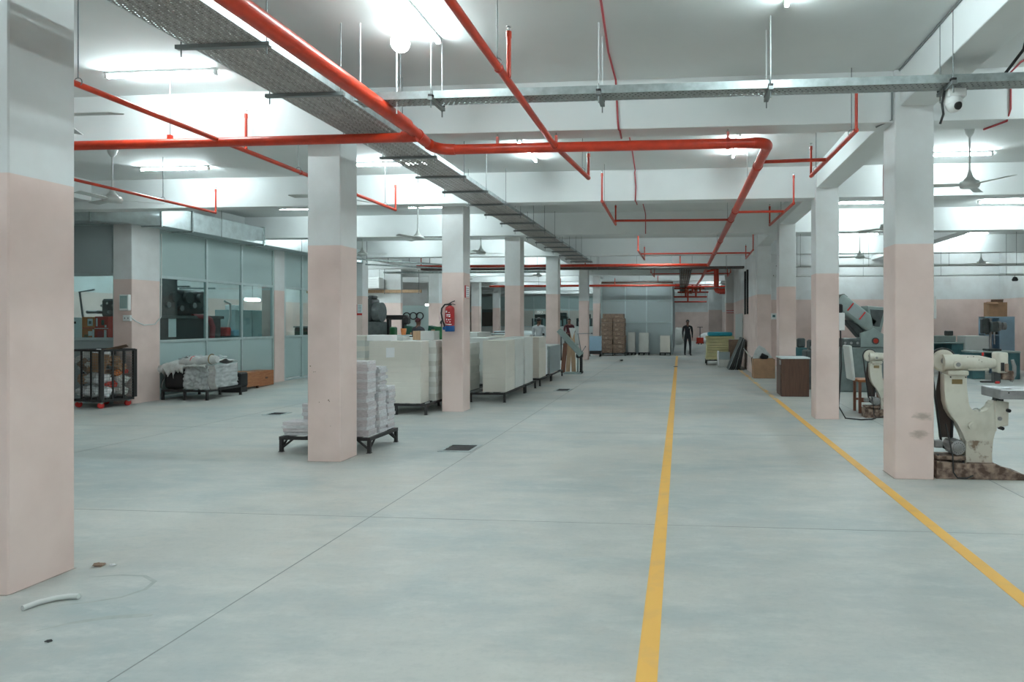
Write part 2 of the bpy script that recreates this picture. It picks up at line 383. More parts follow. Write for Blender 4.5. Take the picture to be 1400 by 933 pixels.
for (xa, xb, yy, d) in ((-11.32, -10.92, 12.25, 0.72), (-11.32, -10.95, 16.95, 0.45), (-10.9, -10.5, 21.0, 0.4), (-11.5, -11.0, 29.3, 0.4), (-11.5, -11.05, 35.5, .4), (-11.6, -11.2, 40.0, .4)):
    column(xa, xb, yy, d, 'paint', 'square pillar, white over pink, along the glazed machine room line')
wl = B('paint').box(X0 - .2, X0, Y0, Y1, 0, HC).build('wall_left'); struct(wl)
wr = B('paint_right').box(X1, X1 + .2, Y0, Y1, 0, HC).build('wall_right'); struct(wr)
wb = B('paint_right').box(X0, X1, Y1, Y1 + .2, 0, HC).build('wall_back'); struct(wb)
wf = B('paint').box(X0, X1, Y0 - .2, Y0, 0, HC).build('wall_front'); struct(wf)
struct(B('paint_right').box(2.30, X1, 24.9, 25.1, 0, HC).build('wall_right_back'))
struct(B('paint_right').box(2.28, 2.46, 20.3, 28.4, 0, HC).build('wall_right_side'))
struct(B('paint_left').box(X0, -14.2, 36.0, 36.2, 0, HC).build('wall_left_back'))
# ------------------------------------------------------------------ glazed partitions (machine room)
def partition(name, label, axis, fixed, spans, rows, sign=1, thick=0.05):
    """axis 'Y': plane x=fixed, spans along Y; axis 'X': plane y=fixed, spans along X. rows: (z0,z1,kind)"""
    t = bpy.data.objects.new(name, None); COL.objects.link(t); struct(t, label)
    def bx(m, a0, a1, z0, z1, th, nm, c=0.003):
        mb = B(m)
        if axis == 'Y': mb.cbox(fixed - th, fixed + th, a0, a1, z0, z1, c)
        else: mb.cbox(a0, a1, fixed - th, fixed + th, z0, z1, c)
        return mb.build(nm, t)
    posts = sorted(set([s[0] for s in spans] + [s[1] for s in spans]))
    zt = rows[-1][1]
    for p in posts: bx('alu', p - .028, p + .028, 0, zt, 0.035, 'mullion')
    for (a, b_) in spans:
        for (z0, z1, k) in rows:
            if k == 'glass': bx('glass', a + .03, b_ - .03, z0 + .03, z1 - .03, 0.004, 'window_pane', 0.001)
            else: bx(k, a + .03, b_ - .03, z0 + .028, z1 - .028, 0.012, 'infill_panel')
            bx('alu', a + .028, b_ - .028, z1 - .03, z1 + .03, 0.033, 'transom')
        bx('alu', a + .028, b_ - .028, 0, .05, 0.033, 'transom')
    return t
rowsA = ((0.05, 1.23, 'panel_teal'), (1.23, 2.60, 'glass'), (2.60, 3.60, 'panel_teal'))
partition('glazed_partition', 'teal panelled partition with large windows facing the stacked pallets', 'Y', -11.0, ((13.0, 14.42), (14.42, 15.65), (15.65, 16.92)), rowsA)
partition('glazed_partition', 'teal partition with door beyond the second machine room pillar', 'Y', -11.0, ((17.44, 18.3), (18.3, 19.3), (19.3, 20.95)), rowsA)
rowsB = ((0.05, 1.30, 'panel_grey'), (1.30, 2.60, 'glass'), (2.60, 3.62, 'panel_grey'))
partition('glazed_partition', 'grey partition with window behind the wire cage trolley', 'X', 12.32, ((-12.6, -11.33), (-13.9, -12.6), (-15.2, -13.9), (-16.5, -15.2), (-17.8, -16.5), (-20.0, -17.8)), rowsB)
struct(B('panel_teal').box(-11.03, -10.97, 13.0, 20.95, 3.62, 3.92).build('trim_1')); struct(B('panel_grey').box(-20, -11.33, 12.3, 12.34, 3.64, HC).build('trim_2'))
# far glazed office
rowsC = ((0.05, 1.30, 'offwhite'), (1.30, 2.55, 'glass'), (2.55, 3.4, 'panel_teal'))
partition('glazed_partition', 'far office partition with white sill and row of windows', 'X', 45.5, tuple((-14.0 + 1.25 * k, -12.75 + 1.25 * k) for k in range(8)), rowsC)
struct(B('paint').box(-14, -4, 49.8, 50, 0, HC).build('wall_office'))
# grey cabin at the end of the aisle
cabin = bpy.data.objects.new('grey_cabin', None); COL.objects.link(cabin); struct(cabin, 'tall grey panelled cabin closing the end of the aisle')
for (xa, xb) in ((-3.96, -2.75), (-2.75, -1.68), (-1.68, -0.42)):
    for (za, zb) in ((0.02, 1.62), (1.62, 2.72), (2.72, 3.55)):
        B('panel_grey').cbox(xa + .02, xb - .02, 33.02, 33.06, za + .015, zb - .015, .004).build('cabin_panel', cabin)
for xx in (-3.96, -2.75, -1.68, -0.42): B('alu').box(xx - .03, xx + .03, 32.99, 33.06, 0, 3.58).build('cabin_post', cabin)
for zz in (1.62, 2.72, 3.55): B('alu').box(-3.96, -0.42, 32.995, 33.05, zz - .025, zz + .025).build('cabin_rail', cabin)
B('wood_dark').box(-3.96, -0.36, 32.97, 33.2, 3.56, 3.66).build('cabin_cornice', cabin)
B('panel_grey').box(-0.42, -0.36, 33.0, 45.5, 0.0, 3.6).build('cabin_side', cabin)

# ------------------------------------------------------------------ floor markings
mk = B('line_yellow').box(-0.205, -0.105, Y0 + .2, 31.5, 0.0, 0.003).build('floor_marking'); tag(mk, 'yellow line painted along the middle of the concrete aisle', 'floor line')
mk = B('line_yellow').mat('line_yellow').box(1.975, 2.075, Y0 + .2, 14.0, 0.0, 0.003).mat('line_worn').box(1.975, 2.075, 14.0, 24.5, 0.0, 0.003).build('floor_marking'); tag(mk, 'yellow line beside the right hand pillars, worn away at its far end', 'floor line')
def drain(x0, x1, y0, y1, label):
    t = thing('floor_drain', label, 'drain', ((x0 + x1) / 2, (y0 + y1) / 2, 0)); w_, d_ = (x1 - x0) / 2, (y1 - y0) / 2
    f = B('galv')
    for (a, b_, c_, e) in ((-w_, w_, -d_, -d_ + .05), (-w_, w_, d_ - .05, d_), (-w_, -w_ + .05, -d_ + .05, d_ - .05), (w_ - .05, w_, -d_ + .05, d_ - .05)): f.box(a, b_, c_, e, 0, .008)
    f.build('frame', t); B('black').box(-w_ + .05, w_ - .05, -d_ + .05, d_ - .05, 0, .002).build('pit', t)
    n = 4
    for k in range(n): yy = -d_ + .07 + (2 * d_ - .14) * k / (n - 1); B('dark_steel').box(-w_ + .05, w_ - .05, yy - .012, yy + .008, 0.002, .007).build('grate_bar', t)
drain(-3.07, -2.63, 8.11, 8.6, 'square floor drain grating beside the booklet stand pillar')
drain(-3.0, -2.62, 15.4, 15.95, 'floor drain grating beside the row of white paper pallets')
drain(-7.35, -7.0, 11.0, 11.35, 'small drain plate on open floor before the teal partition')

# ------------------------------------------------------------------ lights
G_T = 'fluorescent tubes on the ceiling'
def tube_light(x, y, along='X', L=1.2, z=HC, label=None, m='tube', group=G_T):
    t = thing('tube_light', label or 'white fluorescent tube batten fixed to the hall ceiling', 'light', (x, y, z), 0 if along == 'X' else math.pi / 2, group)
    B('white_plastic').cbox(-L / 2 - .03, L / 2 + .03, -.02, .02, -.03, 0, .004).build('batten', t)
    for s_ in (-1, 1): B('white_plastic').cbox(s_ * (L / 2 + .012) - .018, s_ * (L / 2 + .012) + .018, -.018, .018, -.07, -.03, .003).build('lamp_holder', t)
    B(m).cyl((-L / 2, 0, -.052), (L / 2, 0, -.052), 0.016, n=8).build('tube', t)
    return t
HOLD = HC
for (xs, yy) in ((-5.45, 6.48), (-8.58, 10.5), (-8.6, 14.45), (-4.75, 10.51), (-5.55, 14.5), (4.2, 10.66), (4.05, 14.8), (7.1, 15.0), (5.25, 20.15), (8.4, 20.2), (7.4, 10.7), (-8.7, 6.5), (-5.6, 19.5), (-8.6, 19.5), (-8.6, 24.0), (-5.8, 24.2), (-13.5, 24.0), (-13.5, 30), (-6.2, 28.6), (-9.0, 28.6), (-6.5, 33), (-9.5, 33), (-13, 34.5), (-6.5, 37.6), (-9.5, 37.6), (-7, 42.5), (4.6, 6.2), (7.8, 6.2), (10.2, 15.5), (10.2, 23.4), (6.2, 23.6), (-5.5, 2.2), (-8.6, 2.2), (4.6, 1.8), (7.8, 1.8), (-5.5, -2.4), (-8.6, -2.4), (4.6, -2.4), (7.8, -2.4), (-13.5, 26.6), (-15.6, 26.4), (-13.6, 22.6), (-15.5, 31.5)):  # out-of-view rear row and the final workshop tubes are added as fill
    tube_light(xs, yy)
for (xs, yy) in ((-2.24, 5.35), (0.87, 4.9), (-2.33, 9.9), (0.83, 9.9), (-2.3, 1.2), (0.9, 1.2), (-2.3, -2.4), (0.9, -2.4)): tube_light(xs, yy, 'Y')  # rearmost pair is unseen, added to lift the near floor
for (yy, nm) in ((17.1, 'third'), (22.3, 'fourth')): tube_light(-.8, yy, 'X', label='unseen tube added to brighten mid aisle past the %s ceiling beam' % nm, group='added tubes hidden behind the aisle beams')  # extra tubes hidden by the beams, added to brighten the middle bays
for (xs, yy) in ((-2.0, 31.0), (1.0, 31.2), (2.0, 38.0), (0.6, 45.5), (3.0, 50.5), (0.6, 50.5), (6.0, 46)): tube_light(xs, yy, 'X', label='added tube brightening the far end of the aisle', group='added fill tubes over the far aisle')  # tubes added because the far end came out too dark
for (xs, yy, zz) in ((-16.3, 19.6, 2.5),): pass
for (xs, yy) in ((-13.2, 14.9), (-13.2, 18.6), (-16.0, 14.9), (-15.8, 18.4), (-10.5, 47.5), (-7, 47.5)):
    tube_light(xs, yy, 'X', z=HC, label='fluorescent tube inside a glazed room', m='tube_room', group='tubes inside the glazed rooms')
# labels that say which tube: wing, bay and place between the beams
ORD = ('first', 'second', 'third', 'fourth', 'fifth', 'sixth', 'seventh', 'eighth', 'ninth', 'tenth')
def place_words(x, y):
    wing = 'the far workshop' if x < -11.4 else 'the left wing' if x < -4.2 else 'the aisle' if x < 2.3 else 'the right wing'
    i = sum(1 for b0 in BEAM_Y[2:] if y > b0)
    if i == 0: bay = 'before the first beam' if y > 3.45 else 'one bay before the first beam' if y > -.7 else 'added as fill two bays before the first beam'
    else: bay = 'between the %s and %s beams' % (ORD[i - 1], ORD[i]) if i < 10 else 'beyond the last beam'
    return wing, bay
def label_set(objs, noun):
    d = {}
    for o in objs: d.setdefault(place_words(o.location.x, o.location.y), []).append(o)
    for (wing, bay), os_ in d.items():
        os_.sort(key=lambda o: abs(o.location.x + .8))
        for k, o in enumerate(os_):
            pos = '' if len(os_) == 1 else (', nearer the aisle' if k == 0 else ', farther from the aisle') if 'aisle' not in wing else (', beside the tray' if o.location.x < -.8 else ', away from the tray')
            o['label'] = '%s in %s %s%s' % (noun, wing, bay, pos)
label_set([o for o in COL.objects if o.get('group') == G_T], 'tube light')
# globe bulb beside the near tube
t = thing('globe_lamp', 'round white globe bulb on a ceiling holder beside the near tube', 'light', (-2.52, 5.75, HC))
B('white_plastic').lathe([(.05, 0), (.05, -.02), (.02, -.03), (.02, -.06)]).build('holder', t); B('bulb').sph((0, 0, -.13), .085, 16, 10).build('globe', t)

# ------------------------------------------------------------------ ceiling fans
def make_fan(a0):
    t = thing('ceiling_fan', 'three-bladed ceiling fan on a long white rod', 'fan')
    B('fan_paint').lathe([(.02, -.12), (.055, -.07), (.07, 0)], n=14).build('canopy', t)
    B('fan_paint').cyl((0, 0, -.02), (0, 0, -.72), .013, n=8).build('rod', t)
    B('fan_paint').lathe([(.018, -.58), (.04, -.66), (.075, -.70), (.08, -.72)], n=14).build('rod_cover', t)
    B('fan_paint').lathe([(.03, -.71), (.12, -.73), (.135, -.77), (.12, -.81), (.04, -.825), (0.0001, -.826)], n=20).build('motor', t)
    for k in range(3):
        M = Matrix.Rotation(a0 + k * 2 * math.pi / 3, 4, 'Z') @ Matrix.Translation((0, 0, -.775)) @ Matrix.Rotation(R(9), 4, 'X')
        B('fan_paint').add([(.11, -.03, -.004), (.20, -.055, -.004), (.62, -.07, -.004), (.66, 0.05, -.004), (.64, .065, -.004), (.2, .06, -.004), (.11, .03, -.004)] + [(.11, -.03, .004), (.20, -.055, .004), (.62, -.07, .004), (.66, 0.05, .004), (.64, .065, .004), (.2, .06, .004), (.11, .03, .004)],
            [list(range(7))[::-1], list(range(7, 14))] + [(i, (i + 1) % 7, 7 + (i + 1) % 7, 7 + i) for i in range(7)], M=M).build('blade', t)
    return t
fan0 = make_fan(0); firstfan = True
def put_fan(x, y, a, label=None, dz=0.0):
    global firstfan
    o = fan0 if firstfan else copy_tree(fan0); firstfan = False
    o.location = (x, y, HC + dz); o.rotation_euler = (0, 0, a); o['group'] = 'ceiling fans'
    if label: o['label'] = label
    return o
for (x, y, a) in ((3.95, 9.40, 1.0), (-8.7, 9.4, 2.7), (-5.68, 5.5, 0.0), (-5.86, 14.3, 0.2), (-5.4, 17.5, 0.5), (5.18, 19.6, 0.9), (4.12, 13.6, 0.15), (-5.75, 26.4, 0.4), (-5.15, 9.4, 3.2), (7.5, 13.4, 3.1), (9.6, 22.0, 0.3), (-9.0, 26.5, .8), (-8.8, 17.6, .1)):
    put_fan(x, y, a)
label_set([o for o in COL.objects if o.get('group') == 'ceiling fans'], 'ceiling fan')

# ------------------------------------------------------------------ big perforated cable tray
TX0, TX1, TZ = -3.62, -3.03, 3.69
ct = thing('cable_tray', 'wide dark perforated cable tray hung along the left of the aisle', 'cable tray', (TX0, 0, TZ))
W_ = TX1 - TX0
B('perf_tray').add([(0, -3, 0), (W_, -3, 0), (W_, 22.7, 0), (0, 22.7, 0)], [(0, 1, 2, 3)]).build('tray_floor', ct)
for (xa, xb) in ((0, .004), (W_ - .004, W_)): B('galv').box(xa, xb, -3, 22.7, -.002, .055).build('side_rail', ct)
for k in range(9):       # cables lying in the tray
    r_ = rnd.uniform(.008, .017); xx = .06 + k * .058
    B('black' if k % 3 else 'motor_grey').tube([(xx + rnd.uniform(-.012, .012), y_, r_ + .002) for y_ in [-3 + i * 1.5 for i in range(18)]], r_, 6).build('cable', ct)
for yy in (-1.8, -.7, .4, 1.4, 2.4, 3.45, 4.55, 5.6, 6.9, 7.85, 8.95, 10.0, 11.15, 12.2, 13.3, 14.4, 15.6, 16.6, 17.7, 18.8, 19.9, 21.0, 22.0):
    under = any(b0 - .05 < yy < b0 + .38 for b0 in BEAM_Y)
    s_ = B('rod').box(-.08, W_ + .06, yy - .02, yy + .02, -.033, -.004).build('cross_strut', ct)
    for xx in (-.045, W_ + .03): B('rod').cyl((xx, yy, -.09), (xx, yy, (3.76 if under else HC) - TZ), .005, n=6).build('hanger_rod', s_)
# galvanised cross tray in front of the first beam
gt_ = thing('cable_tray', 'galvanised perforated cable tray hung across the aisle before the beam', 'cable tray', (0, 0, 3.69))
B('perf_galv').add([(-3.0, 5.83, 0), (6.5, 5.83, 0), (6.5, 6.03, 0), (-3.0, 6.03, 0)], [(0, 1, 2, 3)]).build('tray_floor', gt_)
for (ya, yb) in ((5.828, 5.832), (6.028, 6.032)): B('galv').box(-3.0, 6.5, ya, yb, -.002, .068).build('side_rail', gt_)
for k in range(3): B('black').tube([(-3 + i * .8, 5.87 + k * .05 + rnd.uniform(-.01, .01), .012) for i in range(12)], .010, 6).build('cable', gt_)
for xx in (-2.25, -0.72, 0.78, 2.30, 3.9, 5.4):
    s_ = B('rod').box(xx - .02, xx + .02, 5.76, 6.10, -.036, -.004).build('cross_strut', gt_)
    for yy in (5.79, 6.07):
        B('rod_white' if xx != 2.30 else 'rod').cyl((xx, yy, .07), (xx, yy, HC - 3.69), .006, n=6).build('hanger_rod', s_)
        B('rod').cyl((xx, yy, -.10), (xx, yy, .08), .006, n=6).build('threaded_end', s_); B('dark_steel').cbox(xx - .022, xx + .022, yy - .022, yy + .022, .0, .02, .003).build('clamp', s_)
for (xx, yy) in ((-2.83, 5.62), (-2.62, 5.9)):
    tag(B('rod_white').cyl((xx, yy, 3.58 if xx > -2.7 else 3.76), (xx, yy, HC), .007, n=6).build('hanger_rod'), 'white hanger rod ending below the galvanised tray near the globe bulb' if xx > -2.7 else 'white hanger rod between the red fire main and the globe bulb', 'rod', 'loose white hanger rods')
# CCTV camera under the tray
t = thing('dome_camera', 'white dome security camera under the galvanised tray', 'camera', (2.36, 5.93, 3.66))
B('white_plastic').cbox(-.06, .09, -.05, .05, -.075, .0, .008).build('mount_box', t)
B('white_plastic').lathe([(.06, -.07), (.07, -.085), (.07, -.12), (.066, -.13)], n=20).build('collar', t)
dm = B('white_plastic').sph((0, 0, -.135), .064, 18, 12).build('eyeball', t)
B('black').cyl((.008, -.035, -.148), (.020, -.0605, -.158), .034, n=18).build('lens', dm)
tag(B('black').tube([(2.29, 5.93, 3.68), (2.27, 5.95, 3.55), (2.285, 5.96, 3.46), (2.265, 5.98, 3.38)], .011, 8).build('hanging_cable'), 'black cable end hanging beside the dome camera', 'cable')
tag(B('black').tube([(2.665, 5.4, 4.0), (2.76, 5.5, 3.96), (2.80, 5.65, 3.88), (2.77, 5.8, 3.8), (2.73, 5.9, 3.72)], .013, 8).build('looped_cable'), 'thick black cable looping from the beam to the tray', 'cable')

# ------------------------------------------------------------------ fire main
PR = 0.056
fm = thing('fire_main_pipe', 'thick red fire main running along the tray and across the aisle', 'pipe', (0, 0, 3.6))
def elbow(mb, a, c, b_, r, rad=.10, n=6):
    a, c, b_ = Vector(a), Vector(c), Vector(b_); u = (a - c).normalized(); v = (b_ - c).normalized()
    pts = []
    for i in range(n + 1):
        t_ = i / n; p = (c + u * rad) * (1 - t_) ** 2 + c * 2 * t_ * (1 - t_) + (c + v * rad) * t_ ** 2; pts.append(p)
    mb.tube(pts, r, 14); return mb
A = (-2.76, -3, .04); Bc = (-2.76, 7.0, .0); 
B('red_pipe').tube([A, (-2.76, 6.45, .04)], .070, 16).build('pipe_length', fm)
B('red_pipe').tube([(-2.76, 6.40, .04), (-2.76, 6.95, .01)], .058, 16).build('pipe_length', fm)
elbow(B('red_pipe'), (-2.76, 6.9, .01), (-2.76, 7.26, .0), (-2.3, 7.26, 0), .062, .22).build('elbow', fm)
B('red_dark').cyl((-2.76, 6.72, .022), (-2.76, 6.755, .02), .066, n=16).build('coupling', fm)
B('red_pipe').tube([(-2.56, 7.26, 0), (0.8, 7.28, 0)], PR, 16).build('pipe_length', fm)
B('red_pipe').tube([(-2.76, 6.67, -.02), (-6.6, 6.67, -.02), (-10.8, 6.67, -.02)], .050, 14).build('pipe_length', fm)
B('red_pipe').cyl((-2.9, 6.67, -.015), (-2.74, 6.67, -.01), .058, n=14).build('tee_joint', fm)
elbow(B('red_pipe'), (0.7, 7.28, 0), (0.965, 7.28, 0), (0.965, 7.8, 0), .060, .17).build('elbow', fm)
B('red_pipe').tube([(0.965, 7.45, 0), (0.96, 30.0, 0), (0.75, 44.0, 0)], PR, 14).build('pipe_length', fm)
for yy in (8.35, 11.7, 12.7, 16.0, 18.9): B('red_dark').cyl((0.965, yy - .03, 0), (0.965, yy + .03, 0), PR + .009, n=14).build('coupling', fm)
for xx in (0.52,): B('red_dark').cyl((xx - .02, 7.28, 0), (xx + .02, 7.28, 0), PR + .008, n=14).build('coupling', fm)
for (xx, yy, zz) in ((-2.3, 6.0, 0), ):
    pass
for (xx, yy) in ((-1.38, 7.26), (0.52, 7.28), (-2.05, 7.26)):
    h = B('rod').cyl((xx, yy, PR + .05), (xx, yy, 3.76 - 3.6), .006, n=6).build('hanger_rod', fm)
    B('red_pipe').box(xx - .014, xx + .014, yy - .012, yy + .012, PR - .01, PR + .075).build('hanger_clip', h)
for (xx, yy) in ((-2.76, 3.6), (-2.76, 6.3)): B('rod').cyl((xx, yy, .1), (xx, yy, HC - 3.6), .006, n=6).build('hanger_rod', fm)
for (xx, yy) in ((-5.5, 6.67), (-7.6, 6.67)):
    h = B('rod').cyl((xx, yy, .05), (xx, yy, HC - 3.6), .005, n=6).build('hanger_rod', fm); B('red_pipe').box(xx - .02, xx + .02, yy - .02, yy + .02, .02, .07).build('hanger_clip', h)
for yy in (9.6, 13.6, 17.4): B('rod').cyl((.965, yy, .05), (.965, yy, HC - 3.6), .005, n=6).build('hanger_rod', fm)

def riser(parent, x, y, z0, z1, r=.017):
    o = B('red_pipe').cyl((x, y, z0), (x, y, z1), r, n=8).cyl((x, y, z1 - .05), (x, y, z1), r * 1.25, n=8).build('riser', parent)
    B('chrome').cyl((x, y, z1), (x, y, z1 + .035), .008, n=6).cyl((x, y, z1 + .035), (x, y, z1 + .04), .02, n=8).build('sprinkler_head', o)
    return o
def branch(label, pts, r, risers, hangers=(), cross=(), group='sprinkler branch pipes'):
    t = thing('sprinkler_branch', label, 'pipe', (0, 0, 3.6), group=group)
    B('red_pipe').tube([(p[0], p[1], p[2] - 3.6) for p in pts], r, 10).build('pipe_length', t)
    for (x, y, h) in risers: riser(t, x, y, -.005, h, max(.015, r * .62))
    for (x, y) in hangers:
        under = any(b0 - .03 < y < b0 + .36 for b0 in BEAM_Y)
        hh = B('rod').cyl((x, y, .05), (x, y, (3.76 if under else HC) - 3.6), .005, n=6).build('hanger_rod', t)
        B('rod').tube(arc((x, y, .02), .035, 0, 2 * math.pi, 12), .004, 5).build('pear_clamp', hh)
    for (a, b_) in cross: B('red_pipe').tube([a, b_], r * .85, 8).build('cross_feed', t)
    for p in pts[1:-1]: B('red_dark').sph((p[0], p[1], p[2] - 3.6), r * 1.25, 8, 6).build('fitting', t)
    return t
branch('red sprinkler pipe crossing under the fire main in mid aisle', [(-1.39, -3, 3.6), (-1.39, 4.96, 3.6), (-1.385, 7.2, 3.6), (-1.24, 8.85, 3.6)], .031, ((-1.36, 5.14, .36), (-1.24, 8.85, .33)), ((-1.385, 4.9), (-1.27, 8.5)), group=None)
branch('red sprinkler pipe passing behind the pillar left of the tray', [(-4.93, 4.9, 3.6), (-4.94, 8.2, 3.6), (-4.95, 11.1, 3.6)], .026, ((-4.93, 7.1, .42), (-4.95, 11.1, .44)), ((-4.93, 5.0), (-4.94, 8.15), (-4.95, 10.7)), group=None)
branch('thin red sprinkler pipe above the teal partition by the duct', [(-8.29, 4.0, 3.6), (-8.28, 11.1, 3.6)], .022, ((-8.28, 11.1, .42),), ((-8.285, 9.9),), group=None)
branch('red sprinkler pipe with two risers near the right beam corner', [(1.785, 6.88, 3.6), (1.745, 9.0, 3.6)], .026, ((1.785, 6.88, .43), (1.745, 9.0, .40)), ((1.78, 7.05), (1.75, 8.7)), (((.965, 8.15, 0), (1.76, 8.1, 0)),), group=None)
branch('red sprinkler pipe fed across the aisle in the second bay', [(-1.26, 10.57, 3.6), (-1.29, 13.13, 3.6)], .026, ((-1.26, 10.57, .45), (-1.29, 13.13, .38)), ((-1.27, 11.0),), (((-1.28, 12.65, 0), (.965, 12.72, 0)),), group=None)
branch('red sprinkler pipe by the second right hand pillar', [(1.86, 11.04, 3.6), (1.80, 13.5, 3.6)], .026, ((1.86, 11.04, .46), (1.80, 13.5, .38)), ((1.83, 12.2),), (((.965, 11.84, 0), (1.84, 11.84, 0)),), group=None)
for (ya, k) in ((18.0, 0), (26.0, 1), (34.0, 2)):
    branch('red sprinkler loop over the far aisle', [(-1.15, ya, 3.6), (-1.12, ya + 2.7, 3.6)], .026, ((-1.15, ya, .42), (-1.12, ya + 2.7, .40)), (), (((-1.15, ya + .9, 0), (.96, ya + .9, 0)),), 'far sprinkler loops')
    branch('red sprinkler loop over the far aisle', [(1.97, ya + .1, 3.6), (2.02, ya + 2.6, 3.6)], .026, ((1.97, ya + .1, .45), (2.02, ya + 2.6, .40)), (), (((.96, ya + .9, 0), (1.98, ya + .9, 0)),), 'far sprinkler loops')
# far cross mains and their tray
xm = thing('fire_cross_main', 'red fire pipe crossing the whole hall beyond the fourth bay', 'pipe', (0, 22.75, 3.60))
B('red_pipe').tube([(-9.3, -.15, 0), (1.0, 0, 0)], .05, 12).build('pipe_length', xm)
for xx in (-9.2, -6.0, -3.3, 0.0): riser(xm, xx, 0, 0, .35)
for xx in (-7.5, -5, -1.5): B('rod').cyl((xx, 0, .04), (xx, 0, .7), .006, n=6).build('hanger_rod', xm)
xt = thing('cable_tray', 'dark cable tray crossing the hall beside the far red pipe', 'cable tray', (0, 22.9, 3.50))
B('dark_tray').box(-9.3, 2.2, 0.05, .45, 0, .012).build('tray_floor', xt)
for yy in (.05, .445): B('dark_tray').box(-9.3, 2.2, yy, yy + .008, 0, .07).build('side_rail', xt)
for xx in (-8, -5.5, -2.9, -.3, 1.6):
    for yy in (.03, .47): B('rod').cyl((xx, yy, -.02), (xx, yy, HC - 3.5), .006, n=6).build('hanger_rod', xt)
xm = thing('fire_cross_main', 'red fire pipe running before the top of the grey cabin', 'pipe', (0, 32.2, 3.42))
B('red_pipe').tube([(-9.5, 0, 0), (-0.2, 0, 0)], .055, 12).build('pipe_length', xm); B('red_dark').cyl((-.25, 0, 0), (-.02, 0, 0), .075, n=12).build('end_flange', xm)
for xx in (-8.5, -5.9, -3.2): riser(xm, xx, 0, 0, .35)
B('red_pipe').tube([(-6.2, 0, 0), (-5.6, -2.0, 0)], .03, 8).build('side_branch', xm)
for xx in (-7, -4.6, -2): B('rod').cyl((xx, 0, .04), (xx, 0, HC - 3.42), .006, n=6).build('hanger_rod', xm)
# valve cluster in the far aisle
vm = thing('valve_manifold', 'cluster of red valves and pipes over the far aisle', 'pipe', (0.55, 36.0, 3.0))
for (za, ya, xa, xb) in ((0.0, 0, -.9, .9), (.28, .6, -.7, 1.0), (.52, 1.0, -.9, .8), (-.18, 3.0, -.9, 1.0), (.4, -3.0, -.2, 1.9)): B('red_pipe').tube([(xa, ya, za), (xb, ya, za)], .045, 10).build('pipe_length', vm)
for (xx, ya, za, zb) in ((-.25, 0, 0, .65), (.12, .6, .28, .7), (.3, 0, 0, .62), (.55, .6, .28, .7), (-.1, 3, -.18, .6)): B('red_pipe').tube([(xx, ya, za), (xx, ya, zb)], .05, 10).build('drop_pipe', vm)
for (xx, ya, za) in ((-.25, 0, .3), (.3, 0, .35), (.55, .6, .5), (.02, .6, .28), (.35, 1.0, .52)):
    v = B('red_dark').lathe([(.10, -.08), (.10, -.05), (.07, -.04), (.07, .04), (.10, .05), (.10, .08)], (xx, ya, za), 12).build('valve_body', vm)
    B('brass').cyl((xx, ya - .02, za), (xx, ya - .28, za), .012, n=6).tube(arc((xx, ya - .28, za), .09, 0, 2 * math.pi, 12), .012, 6).build('hand_wheel', v)
for xx in (-.5, .8): B('rod').cyl((xx, 0, .03), (xx, 0, HC - 3.0), .008, n=6).build('hanger_rod', vm)
vp = thing('red_drop_pipe', 'thick red pipe dropping from the ceiling pipes with an elbow', 'pipe', (1.42, 26.2, 0))
B('red_pipe').tube([(0, 0, 3.75), (0, 0, 3.0)], .10, 14).build('pipe_length', vp); elbow(B('red_pipe'), (0, 0, 3.2), (0, 0, 2.85), (.4, 0, 2.85), .10, .12).build('elbow', vp); B('red_dark').cyl((.12, 0, 2.85), (.34, 0, 2.85), .12, n=14).build('flange', vp)
B('red_pipe').tube([(0, 0, 3.72), (-.46, 0, 3.62)], .05, 10).build('pipe_length', vp); B('rod').cyl((0, 0, 3.74), (0, 0, HC), .012, n=6).build('hanger_rod', vp)
# dark tray dropping along the far aisle
dt = thing('cable_tray', 'dark brown cable ladder running over the far end of the aisle', 'cable tray', (0, 0, 3.55))
for xx in (-.02, .40): B('dark_tray').box(xx, xx + .015, 23.4, 44, -.03, .06).build('side_rail', dt)
for k in range(26): B('dark_tray').box(-.02, .41, 23.5 + k * .8, 23.75 + k * .8, -.02, 0.0).build('rung', dt)
for k in range(4): B('cardboard_dark').tube([(.06 + k * .09, 23.2, .03), (.05 + k * .09, 30, .02), (.06 + k * .09, 44, .03)], .03, 6).build('cable', dt)
for yy in (24, 28, 32.5, 37, 42):
    for xx in (-.03, .43): B('rod').cyl((xx, yy, -.03), (xx, yy, HC - 3.55), .008, n=6).build('hanger_rod', dt)

# ------------------------------------------------------------------ conduits
def conduit(pts, label, r=.011, m='conduit_red', name='ceiling_conduit', group=None):
    o = B(m).tube(pts, r, 6).build(name); tag(o, label, 'conduit', group)
    return o
conduit([(-.63, 3.6, 4.285), (-.65, 5.4, 4.285), (-.70, 6.4, 4.285), (-.70, 7.15, 4.285), (-.70, 7.165, 4.25), (-.68, 7.165, 3.85), (-.67, 7.165, 3.75), (-.66, 7.2, 3.748), (-.67, 7.5, 3.748)], 'dark red conduit over the first ceiling beam in mid aisle')
conduit([(-.70, 7.53, 4.285), (-.72, 9.3, 4.285), (-.74, 10.2, 4.285), (-.78, 11.42, 4.285), (-.79, 11.436, 4.25), (-.77, 11.436, 4.0), (-.78, 11.436, 3.75), (-.77, 11.5, 3.748), (-.77, 11.76, 3.748)], 'dark red conduit over the second ceiling beam in mid aisle')
conduit([(-.78, 11.8, 4.285), (-.82, 13.6, 4.285), (-.84, 15.79, 4.285), (-.83, 15.806, 4.2), (-.83, 15.806, 3.76)], 'dark red conduit over the third ceiling beam in mid aisle')
